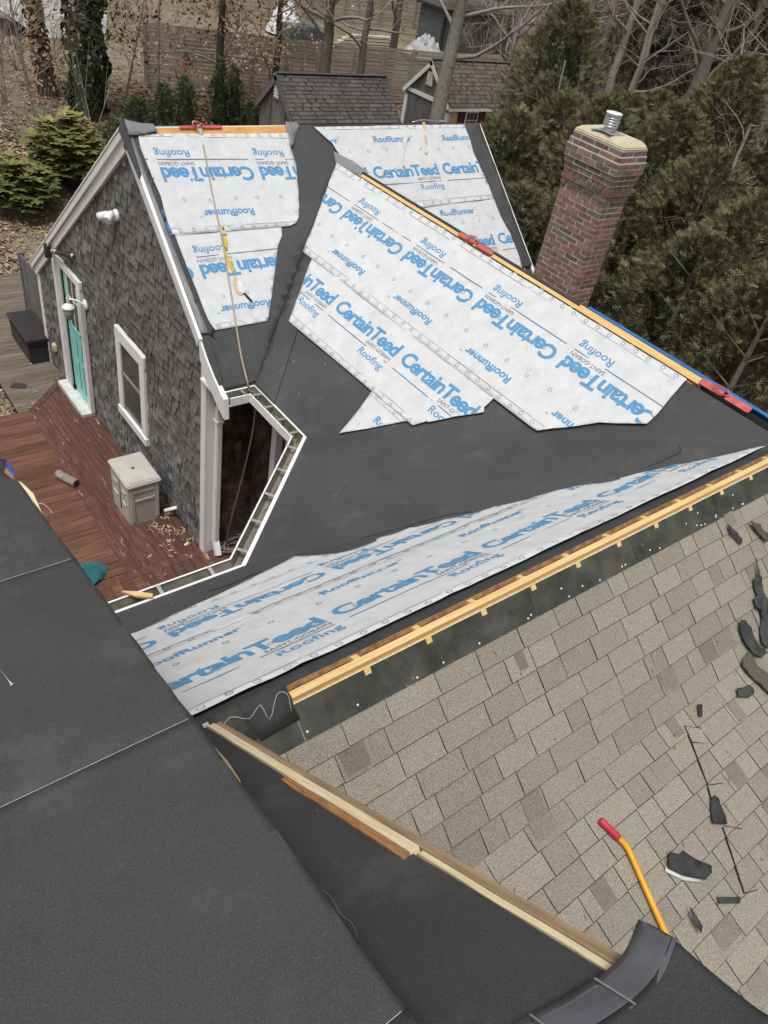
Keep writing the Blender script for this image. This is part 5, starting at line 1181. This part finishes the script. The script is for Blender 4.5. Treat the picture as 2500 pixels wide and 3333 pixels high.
o = tag(mesh("snow_patch", [(x, y, ground_z(x, y) + .05) for x, y in ((14.5, 13), (17, 12.5), (27, 11.5), (27, 2), (18, 2), (14.5, 5), (13.5, 9))], [(0, 1, 2, 3, 4, 5, 6)], "snow"), kind='structure')

# ------------------------------------------------------------------ plants
def tree_mesh(segs, n=5):
    """branch segments (p0, p1, r0, r1) as one tube mesh"""
    A = np.array([s[0] for s in segs]); B = np.array([s[1] for s in segs]); r0 = np.array([s[2] for s in segs]); r1 = np.array([s[3] for s in segs])
    d = B - A; d /= np.linalg.norm(d, axis=1)[:, None] + 1e-9
    ref = np.where(np.abs(d[:, 2:3]) > .9, np.array([[1., 0, 0]]), np.array([[0, 0, 1.]]))
    x = np.cross(d, ref); x /= np.linalg.norm(x, axis=1)[:, None]; y = np.cross(d, x)
    a = np.arange(n) * 2 * np.pi / n
    ring = x[:, None, :] * np.cos(a)[None, :, None] + y[:, None, :] * np.sin(a)[None, :, None]
    vs = np.concatenate([A[:, None] + ring * r0[:, None, None], B[:, None] + ring * r1[:, None, None]], 1).reshape(-1, 3)
    i = np.arange(len(segs))[:, None, None] * 2 * n; k = np.arange(n)[None, :, None]; k2 = (k + 1) % n
    return vs, (i + np.concatenate([k, k2, k2 + n, k + n], 2)).reshape(-1, 4)
def grow(p, d, L_, r, depth, segs, tips, rg, crook=.22, up=.08, kids=(2, 4)):
    """crooked limb with side branches"""
    n = max(2, int(L_ / max(.25, r * 5)) if depth > 1 else 3); n = min(n, 9); q = np.array(p, float); d = np.array(d, float); d /= np.linalg.norm(d)
    for i in range(n):
        d = d + rg.normal(0, crook, 3) * (.5 if depth > 2 else 1) + np.array([0, 0, up]); d /= np.linalg.norm(d)
        e = q + d * L_ / n; a, b = r * (1 - .65 * i / n), r * (1 - .65 * (i + 1) / n); segs.append((q, e, a, b)); q = e
        if depth > 0 and i >= n * .25:
            for _ in range(rg.integers(*kids) if depth < 3 else rg.integers(1, 3)):
                s = rg.normal(0, 1, 3); s -= d * s.dot(d); s /= np.linalg.norm(s) + 1e-9
                if rg.random() < .55: grow(q, d * .55 + s * .9, L_ * rg.uniform(.35, .62), max(.004, b * rg.uniform(.4, .62)), depth - 1, segs, tips, rg, crook, up, kids)
    tips.append(q)
def scatter_leaves(name, tips, per, spread, size, m, par, rg, flat=False):
    T = np.asarray(tips); n = len(T) * per; P = np.repeat(T, per, 0) + rg.normal(0, spread, (n, 3))
    a = rg.normal(0, 1, (n, 3)); a[:, 2] -= .5; a /= np.linalg.norm(a, axis=1)[:, None]; b = np.cross(a, rg.normal(0, 1, (n, 3))); b /= np.linalg.norm(b, axis=1)[:, None]
    s = (size * rg.uniform(.6, 1.4, n))[:, None]
    vs = np.stack([P, P + a * s * .5 + b * s * .34, P + a * s, P + a * s * .5 - b * s * .34], 1).reshape(-1, 3); i = np.arange(n)[:, None] * 4
    o = npmesh(name, vs, np.concatenate([i + [0, 1, 2], i + [0, 2, 3]], 1).reshape(-1, 3), m, par, np.repeat(rg.random(n), 4)); o['kind'] = 'stuff'; return o
FR = [[(0, -.05, 0), (0, .05, 0), (1, 0, .0)]]
for i in range(3):
    for sgn in (-1, 1):
        x0 = .12 + .25 * i; FR.append([(x0, sgn * .01, 0), (x0 + .13, sgn * .02, 0), (x0 + .36 - .05 * i, sgn * (.42 - .09 * i), -.06)])
FR = np.array(FR).reshape(-1, 3)
def conifer(name, x, y, zt, Rr, n, label, m="arb", size=.30, zb=None, seed=0, prof=None, group=None, bare=.0, tb=0.0, core=True, cat="tree", lump=.34, droop=.0):
    rg = np.random.default_rng(seed + 100); zb = ground_z(x, y) if zb is None else zb; Ht = zt - zb
    t = thing(name, (x, y, zb), label, cat, group)
    prof = prof or (lambda h: (.55 + .55 * np.minimum(h / .22, 1)) * np.clip(1 - h ** 2.8, .0, 1) ** .62 * .95 + .03)
    h = rg.random(n) ** .85; a = rg.uniform(0, 2 * np.pi, n)
    lum = np.array([noise.noise((math.cos(q) * 1.5 + seed, math.sin(q) * 1.5, hh * Ht * .55)) + .6 * noise.noise((math.cos(q) * 4 + seed, math.sin(q) * 4, hh * Ht * 1.5)) for q, hh in zip(a, h)])
    keep = lum > -.42 + bare * (1 - h)
    h, a, lum = h[keep], a[keep], lum[keep]; n = len(h)
    rr_ = Rr * prof(h) * (1 + lump * lum) * rg.uniform(.62, 1.06, n)
    out = np.stack([np.cos(a), np.sin(a), np.zeros(n)], 1); P = np.stack([x + rr_ * np.cos(a), y + rr_ * np.sin(a), zb + h * Ht + lum * .15], 1)
    ax = out * .75 + np.array([0, 0, .55 - droop])[None] + rg.normal(0, .42, (n, 3)); ax /= np.linalg.norm(ax, axis=1)[:, None]
    sd = np.cross(ax, rg.normal(0, 1, (n, 3))); sd /= np.linalg.norm(sd, axis=1)[:, None]; nn = np.cross(ax, sd)
    s = (size * rg.uniform(.55, 1.35, n) * (1 - .35 * h))[:, None, None]
    vs = P[:, None] + s * (FR[None, :, :1] * ax[:, None] + FR[None, :, 1:2] * sd[:, None] + FR[None, :, 2:] * nn[:, None]); k = len(FR)
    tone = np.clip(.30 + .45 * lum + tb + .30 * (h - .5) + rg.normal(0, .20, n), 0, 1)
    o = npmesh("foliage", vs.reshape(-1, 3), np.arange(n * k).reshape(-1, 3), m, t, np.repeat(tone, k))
    segs = [((x, y, zb), (x, y, zb + Ht * .5), .09, .07), ((x, y, zb + Ht * .5), (x, y, zt - .1), .07, .015)]
    for _ in range(14):
        hh = rg.uniform(.1, .85); q = rg.uniform(0, 6.28); L_ = Rr * float(prof(np.array(hh))) * .8
        p = np.array((x, y, zb + hh * Ht)); segs.append((p, p + np.array((math.cos(q) * L_, math.sin(q) * L_, L_ * .7)), .022, .006))
    vv, ff = tree_mesh([(np.array(s_[0], float), np.array(s_[1], float), s_[2], s_[3]) for s_ in segs]); npmesh("trunk", vv, ff, "barkp", t)
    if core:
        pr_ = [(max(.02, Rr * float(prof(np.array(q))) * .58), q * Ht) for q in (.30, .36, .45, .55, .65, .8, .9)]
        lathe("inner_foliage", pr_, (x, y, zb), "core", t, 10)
    return t
AR = [(17.3, 15.0, -3.75, .9, 0, "leftmost arborvitae of the back row, next to the yellow shed"), (15.1, 13.6, -3.9, 1.35, 0, "left front arborvitae beside the far end of the white sheeted roof"),
      (17.6, 15.0, -3.4, 1.2, 0, "dark arborvitae tucked behind the tallest one's left side"), (18.5, 15.7, -1.8, 1.45, .02, "tallest arborvitae with a thin pale tip, left of the chimney"), (16.5, 13.4, -3.45, 1.3, .05, "broad arborvitae directly below the tallest one"),
      (16.0, 11.8, -3.1, 1.35, .12, "bronze tinted arborvitae right behind the metal flue cap"), (17.6, 12.5, -3.2, 1.3, .0, "back row arborvitae between the tallest one and the flue cap"), (16.4, 10.2, -2.8, 1.5, .14, "wide bronze topped arborvitae just right of the flue cap"),
      (18.0, 10.9, -3.1, 1.4, .05, "back row arborvitae under the forked pale tree"), (17.6, 9.9, -1.75, 1.35, .10, "tall arborvitae at upper right with a bronze tip"), (15.6, 8.5, -3.2, 1.45, .10, "arborvitae behind the pale sapling at right"), (15.2, 6.8, -3.4, 1.5, .08, "arborvitae at the right frame edge, upper one"),
      (18.4, 8.6, -2.9, 1.5, .0, "shaded back row arborvitae at the right frame edge"), (14.4, 9.4, -4.3, 1.25, .0, "low arborvitae right of the chimney shaft"), (13.7, 11.6, -4.9, 1.25, -.06, "low dark arborvitae hidden partly by the chimney's left side"), (14.1, 10.5, -4.55, 1.2, -.02, "low arborvitae standing behind the chimney shaft"),
      (14.1, 7.2, -4.2, 1.3, .02, "low thin arborvitae with pale ground showing through its foot"), (13.9, 5.4, -4.1, 1.4, .04, "low arborvitae at the right frame edge above the red anchor"), (16.5, 5.0, -3.2, 1.5, .02, "rear arborvitae at the right frame edge, half hidden"), (14.6, 12.9, -5.0, 1.2, -.05, "low dark arborvitae by the foot of the far roof rake"),
      (13.3, 8.5, -5.6, 1.0, -.05, "lowest arborvitae, peeking over the ridge right of the chimney foot"),
      (19.3, 14.2, -3.7, 1.5, .02, "rear arborvitae filling the gap right of the tallest one"), (19.3, 12.7, -3.2, 1.5, .06, "rear arborvitae below the thick grey trunk"), (19.4, 11.6, -3.2, 1.45, .04, "rear arborvitae left of the tall bronze tipped one"),
      (19.5, 8.9, -2.7, 1.6, .0, "rearmost arborvitae at the right edge under the dark wood"), (19.0, 6.9, -2.9, 1.6, .04, "rearmost arborvitae at the far right, mostly cut by the frame")]
for i, (x, y, zt, r_, tb, lab) in enumerate(AR):
    lowb = y < 9.6
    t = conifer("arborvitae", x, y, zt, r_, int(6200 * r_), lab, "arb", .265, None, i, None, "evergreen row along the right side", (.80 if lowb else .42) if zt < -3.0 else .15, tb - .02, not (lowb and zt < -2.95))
# bare grey saplings showing between the evergreens
def bare(name, x, y, zt, r0, label, m, seed, lean=(0, 0), depth=3, L=None, leaves=None, lo=.35, nb=9, cat="tree", group=None, crook=.2, per=3, lsz=.14, zb=None, spread=.11, tr=.012, trunk_n=9, up=.06):
    rg = np.random.default_rng(seed); zb = ground_z(x, y) - .1 if zb is None else zb; t = thing(name, (x, y, zb), label, cat, group)
    segs, bs, tips = [], [], []; Ht = zt - zb; n = 10; q = np.array((x, y, zb)); pts = [q]
    for i in range(n):
        f_ = (i + 1) / n; e = np.array((x + lean[0] * f_ + rg.normal(0, .012) * Ht * .3, y + lean[1] * f_ + rg.normal(0, .012) * Ht * .3, zb + Ht * f_))
        fl_ = 1 + .5 * max(0, .12 - (i / n)) * 6; segs.append((q, e, r0 * (1 - .55 * i / n) * fl_, r0 * (1 - .55 * (i + 1) / n) * (1 + .5 * max(0, .12 - f_) * 6))); q = e; pts.append(q)
    for k in range(nb):
        f_ = rg.uniform(lo, 1.0); i = min(n - 1, int(f_ * n)); p = pts[i] + (pts[i + 1] - pts[i]) * (f_ * n - i); a = rg.uniform(0, 6.28)
        grow(p, (math.cos(a), math.sin(a), rg.uniform(.1, .9)), (L or Ht * .32) * rg.uniform(.6, 1.15), max(tr, r0 * (1 - .55 * f_) * rg.uniform(.28, .5)), depth - 1, bs, tips, rg, crook, up)
    vv, ff = tree_mesh(segs, 12); npmesh("trunk", vv, ff, m, t, None, True)
    if bs: vv, ff = tree_mesh(bs, 4); npmesh("branches", vv, ff, "twig" if r0 < .3 else m, t)['kind'] = 'stuff'
    if leaves: scatter_leaves("dead_leaves", tips, per, spread, lsz, leaves, t, rg)
    return t
bare("sapling", 17.2, 14.3, -2.9, .05, "pale bare sapling between the tallest arborvitae and its neighbours", "barkp", 5, (.2, .3), 3, 1.1, None, .35, 9, up=.2)
bare("sapling", 15.2, 7.6, -2.5, .06, "pale bare sapling standing in front of the evergreens at right", "barkp", 8, (.3, .5), 3, 1.2, None, .40, 10, up=.2)
# ivy clad trunks at left
def ivy_tree(x, y, r0, zt, label, m, n, sp, lean, seed, tm="barkd"):
    rg = np.random.default_rng(seed); t = bare("ivy_tree", x, y, zt, r0, label, tm, seed, lean, 3, 3.0, None, .45, 7)
    zb = ground_z(x, y); h = rg.random(n) ** .8; a = rg.uniform(0, 6.28, n)
    lum = np.array([noise.noise((math.cos(q) * 1.3 + seed, math.sin(q) * 1.3, hh * 7)) for q, hh in zip(a, h)]); rr_ = r0 * (1.1 - .5 * h) + sp * np.clip(lum + .35, 0, 1.2) * (.35 + h) * rg.uniform(.3, 1, n)
    P = np.stack([x + lean[0] * h + rr_ * np.cos(a), y + lean[1] * h + rr_ * np.sin(a), zb + h * (zt - zb)], 1)
    o = np.stack([np.cos(a), np.sin(a), rg.uniform(-.2, .6, n)], 1) + rg.normal(0, .4, (n, 3)); o /= np.linalg.norm(o, axis=1)[:, None]
    s1 = np.cross(o, rg.normal(0, 1, (n, 3))); s1 /= np.linalg.norm(s1, axis=1)[:, None]; s2 = np.cross(o, s1); s = (.085 * rg.uniform(.6, 1.5, n))[:, None]
    vs = np.stack([P - s1 * s, P + s2 * s * .8, P + s1 * s, P - s2 * s * .8], 1).reshape(-1, 3); i = np.arange(n)[:, None] * 4
    npmesh("ivy", vs, i + np.arange(4), m, t, np.repeat(np.clip(.35 + .4 * lum + rg.normal(0, .2, n), 0, 1), 4))['kind'] = 'stuff'
ivy_tree(9.35, 26.6, .42, -1.0, "trunk thickly wrapped in dark green ivy at upper left", "ivy", 9500, .75, (.15, .2), 21)
ivy_tree(8.66, 28.4, .26, -1.0, "leaning trunk at the left with brown withered ivy", "leafl", 1500, .12, (-.35, .3), 22)
# oaks with dead leaves and bare trees near the fence
bare("oak_tree", 14.2, 27.2, -1.5, .15, "slim dark oak with tan dead leaves before the fence", "barkd", 31, (.3, .2), 3, 2.3, "oakl", .12, 14, per=6, lsz=.115)
bare("oak_tree", 16.15, 26.6, -1.5, .14, "second dark oak with tan leaves just left of the grey shed", "barkd", 32, (.3, .2), 3, 2.2, "oakl", .12, 14, per=6, lsz=.115)
bare("oak_tree", 17.75, 25.6, -1.5, .25, "stout dark oak trunk rising behind the grey shed roof", "bark", 33, (-.2, .1), 3, 3.2, None, .35, 8)
bare("oak_tree", 18.40, 20.15, -.5, .30, "big pale oak leaning over the yellow shed", "barkp", 34, (.42, .2), 4, 3.4, None, .45, 12, crook=.26)
bare("oak_tree", 20.2, 27.0, -1.2, .17, "thin grey oak in front of the fence right of the stout trunk", "bark", 35, (.3, .1), 3, 3.0, "oakl", .35, 8, per=1)
bare("oak_tree", 23.2, 28.9, -1.0, .20, "grey oak at the fence behind the big pale oak", "bark", 36, (.3, .2), 4, 3.2, None, .3, 9)
bare("oak_tree", 27.4, 26.2, -.6, .22, "grey leaning oak left of the evergreen tips", "bark", 37, (.6, .2), 4, 3.6, None, .25, 12)
bare("oak_tree", 26.0, 24.8, -.8, .12, "thin twiggy oak by the shed roof's right end", "barkp", 38, (.5, .2), 4, 3.0, None, .2, 12)
bare("young_tree", 12.6, 28.6, -3.4, .05, "spindly young tree with russet leaves before the fence at left", "twig", 41, (.2, .1), 3, 1.7, "redl", .2, 12, per=2, lsz=.15)
bare("young_tree", 14.9, 28.6, -3.6, .045, "thin young tree with russet leaves at the middle of the fence", "twig", 42, (.3, 0), 3, 1.6, "redl", .2, 12, per=2, lsz=.15)
bare("young_tree", 7.4, 25.6, -3.6, .05, "pale crooked sapling at the far left edge", "barkp", 43, (-.4, 0), 3, 2.1, "oakl", .2, 10, per=1)
bare("young_tree", 10.8, 27.4, -4.2, .04, "thin arching sapling beside the ivy trunk", "twig", 44, (.8, -.3), 3, 1.6, "redl", .2, 10, per=1)
for i, (x, y, r_, le) in enumerate(((30.2, 22.6, .20, (.6, .3)), (31.0, 22.0, .16, (.5, .2)), (29.0, 20.6, .11, (.5, .5)), (30.5, 18.9, .34, (1.0, .3)), (34, 26.5, .2, (.4, .3)), (36, 20.5, .22, (.5, .3)), (38, 31, .2, (.3, .3)), (40, 24, .2, (.3, .3)), (33.5, 30, .18, (.3, .3)), (28.5, 14.5, .22, (.5, .3)))):
    lb = ["mottled pale trunk just right of the tallest arborvitae tip", "second mottled trunk right of the tallest arborvitae", "thin forked pale tree above the middle evergreens", "thick grey trunk above the evergreens at upper right", "grey trunk deep in the wood behind the steel shed", "grey trunk deep in the dark wood at upper right",
          "far grey trunk in the wood at top", "far grey trunk among the dark conifers", "grey trunk behind the fence end", "dark trunk rising at the far right edge"][i]
    bare("woodland_tree", x, y, 2.0, r_, lb, "barkp" if i in (0, 1, 2) else "bark", 60 + i, le, 3 if i > 3 else 4, 3.6, None, .25, 9)
# dark wood behind
dk = lambda h: np.clip(1 - h, 0, 1) ** .8 * .95 + .05
k = 0
for x, y, zt, r_ in ((37, 26, 3, 2.6), (41, 28, 4, 2.8), (38, 22, 3, 2.6), (42, 22, 4, 2.8), (36, 17.5, 3, 2.6), (40, 17, 4, 2.8), (34, 14, 2.5, 2.4), (45, 30, 5, 3), (47, 24, 5, 3), (44, 34, 5, 3), (50, 36, 6, 3.2), (52, 28, 6, 3.2), (33, 11, 2.0, 2.4), (48, 19, 5, 3), (55, 33, 6, 3.4), (50, 42, 6, 3.2), (30, 9.5, 1.5, 2.2), (27, 7.5, .5, 2.0), (40, 41, 4, 3), (57, 45, 7, 3.4)):
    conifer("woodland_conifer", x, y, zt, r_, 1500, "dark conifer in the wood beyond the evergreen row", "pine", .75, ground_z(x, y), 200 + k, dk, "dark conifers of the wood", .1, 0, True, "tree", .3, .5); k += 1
ac = []
for q in range(330):
    x, y = (R.uniform(31, 62), R.uniform(10, 58)) if q < 260 else (R.uniform(-2, 12), R.uniform(24, 46))
    a = R.uniform(0, 6.28); zb = ground_z(x, y); h = R.uniform(1.0, 3.2)
    for j in range(5):
        e = np.array((x + R.uniform(-.8, .8) * h * .6, y + R.uniform(-.8, .8) * h * .6, zb + h * R.uniform(.5, 1))); ac.append((np.array((x, y, zb)), e, .02, .005))
        for m_ in range(4): ac.append((e * .5 + np.array((x, y, zb)) * .5, e + np.array((R.uniform(-.5, .5), R.uniform(-.5, .5), R.uniform(-.1, .5))), .009, .003))
vv, ff = tree_mesh(ac, 4); tag(npmesh("brushwood", vv, ff, "twig"), kind='stuff')
# young yews behind the ridge, rhododendron, twigs and litter
yw = lambda h: np.clip(1 - h ** 1.3, 0, 1) ** .8 * .9 + .06
for i, (x, y, zt, r_, lb) in enumerate(((9.9, 24.0, -6.45, 1.25, "low spreading green yew at the left of the row behind the ridge"), (10.75, 24, -6.05, .62, "narrow green yew leaning beside the spreading one"), (11.45, 24, -5.8, .7, "upright green yew with pale tips"), (12.62, 24, -5.25, .55, "tallest dark yew spire of the row"), (13.15, 24, -5.5, .52, "slim dark yew next to the tallest spire"), (13.6, 23.6, -6.4, .85, "bushy yew against the grey shed"), (15.2, 19.6, -6.35, .5, "small evergreen tips below the shed eave"))):
    conifer("yew_shrub", x, y, zt, r_, 900 if r_ < .9 else 2200, lb, "yew", .20, None, 300 + i, yw, "young yews behind the ridge", 0, .08 if i in (0, 2) else -.1, True, "shrub", .75)
def rhododendron(x, y, zt, Rr, n, label, seed, tb=0):
    rg = np.random.default_rng(seed); zb = ground_z(x, y); t = thing("rhododendron", (x, y, zb), label, "shrub"); Ht = zt - zb
    u = rg.normal(0, 1, (n, 3)); u /= np.linalg.norm(u, axis=1)[:, None]; u[:, 2] = np.abs(u[:, 2]) * 1.2 - .35
    lum = np.array([noise.noise((q[0] * 2 + seed, q[1] * 2, q[2] * 2)) for q in u]); P = np.array((x, y, zb + Ht * .45)) + u * np.array((Rr, Rr, Ht * .5)) * ((1 + .35 * lum) * rg.uniform(.55, 1.02, n))[:, None]
    k = 8; a = rg.uniform(0, 6.28, n)[:, None] + np.arange(k)[None] * 2 * np.pi / k; d = np.stack([np.cos(a), np.sin(a), np.full_like(a, .15) - .5 * rg.random((n, k))], 2) + (u * .5)[:, None]
    d /= np.linalg.norm(d, axis=2)[:, :, None]; sd = np.cross(d, np.array([0, 0, 1.])); s = .25 * rg.uniform(.7, 1.25, (n, k, 1)); P = np.broadcast_to(P[:, None], d.shape)
    vs = np.stack([P, P + d * s * .6 + sd * s * .23, P + d * s, P + d * s * .6 - sd * s * .23], 2).reshape(-1, 3); i = np.arange(n * k)[:, None] * 4
    npmesh("foliage", vs, i + np.arange(4), "rhod", t, np.repeat(np.clip(.4 + .35 * u[:, 2] + tb + rg.normal(0, .2, n), 0, 1), k * 4))
    segs = []
    for q in range(22):
        e = P[rg.integers(n), 0].copy(); segs.append((np.array((x, y, zb)), e, .025, .008))
    vv, ff = tree_mesh(segs, 5); npmesh("stems", vv, ff, "bark", t)
    lathe("inner_foliage", [(Rr * .35, Ht * .1), (Rr * .6, Ht * .35), (Rr * .55, Ht * .6), (Rr * .2, Ht * .8)], (x, y, zb), "core", t, 9)
rhododendron(6.95, 21.6, -5.85, 1.0, 300, "yellow green rhododendron beside the gable", 71, .05)
rhododendron(5.35, 20.6, -6.75, .8, 210, "darker rhododendron at the left edge behind the yellow green one", 72, -.25)
pts = []
for q in range(60000):
    x, y = R.uniform(-1, 17), R.uniform(10, 42) if R.random() < .5 else R.uniform(10, 28)
    if noise.noise((x * .35, y * .35, 4)) > R.uniform(-.75, .3) and not (x > 2.4 and y < 15 and x < 3.6): pts.append((x, y, ground_z(x, y) + .03))
for q in range(5000): x, y = R.uniform(1.2, 2.5), R.uniform(11.7, 13.2); pts.append((x, y, ground_z(x, y) + .03)) if q < 700 else None
leafmesh(pts, .085, "leafl", "leaf_litter")["kind"] = "stuff"
pts = [(x, y, ground_z(x, y) + .03) for x, y in ((R.uniform(8, 32), R.uniform(22, 30)) for _ in range(6000))]
leafmesh(pts, .12, "redl", "leaf_litter")["kind"] = "stuff"
for q in range(9):
    x, y = R.uniform(4, 9), R.uniform(15, 23); a = R.uniform(0, 6.28); L_ = R.uniform(.5, 1.4)
    tube("fallen_branch", spline([(x, y, ground_z(x, y) + .03), (x + .5 * L_ * math.cos(a), y + .5 * L_ * math.sin(a), ground_z(x, y) + .08), (x + L_ * math.cos(a + .3), y + L_ * math.sin(a + .3), ground_z(x, y) + .05)], 3), .014, "twig", None, 5)
    o = bpy.data.objects["fallen_branch" if q == 0 else f"fallen_branch.{q:03d}"]; tag(o, "bare fallen branch lying on the leafy ground at left", "branch", "fallen branches on the ground")
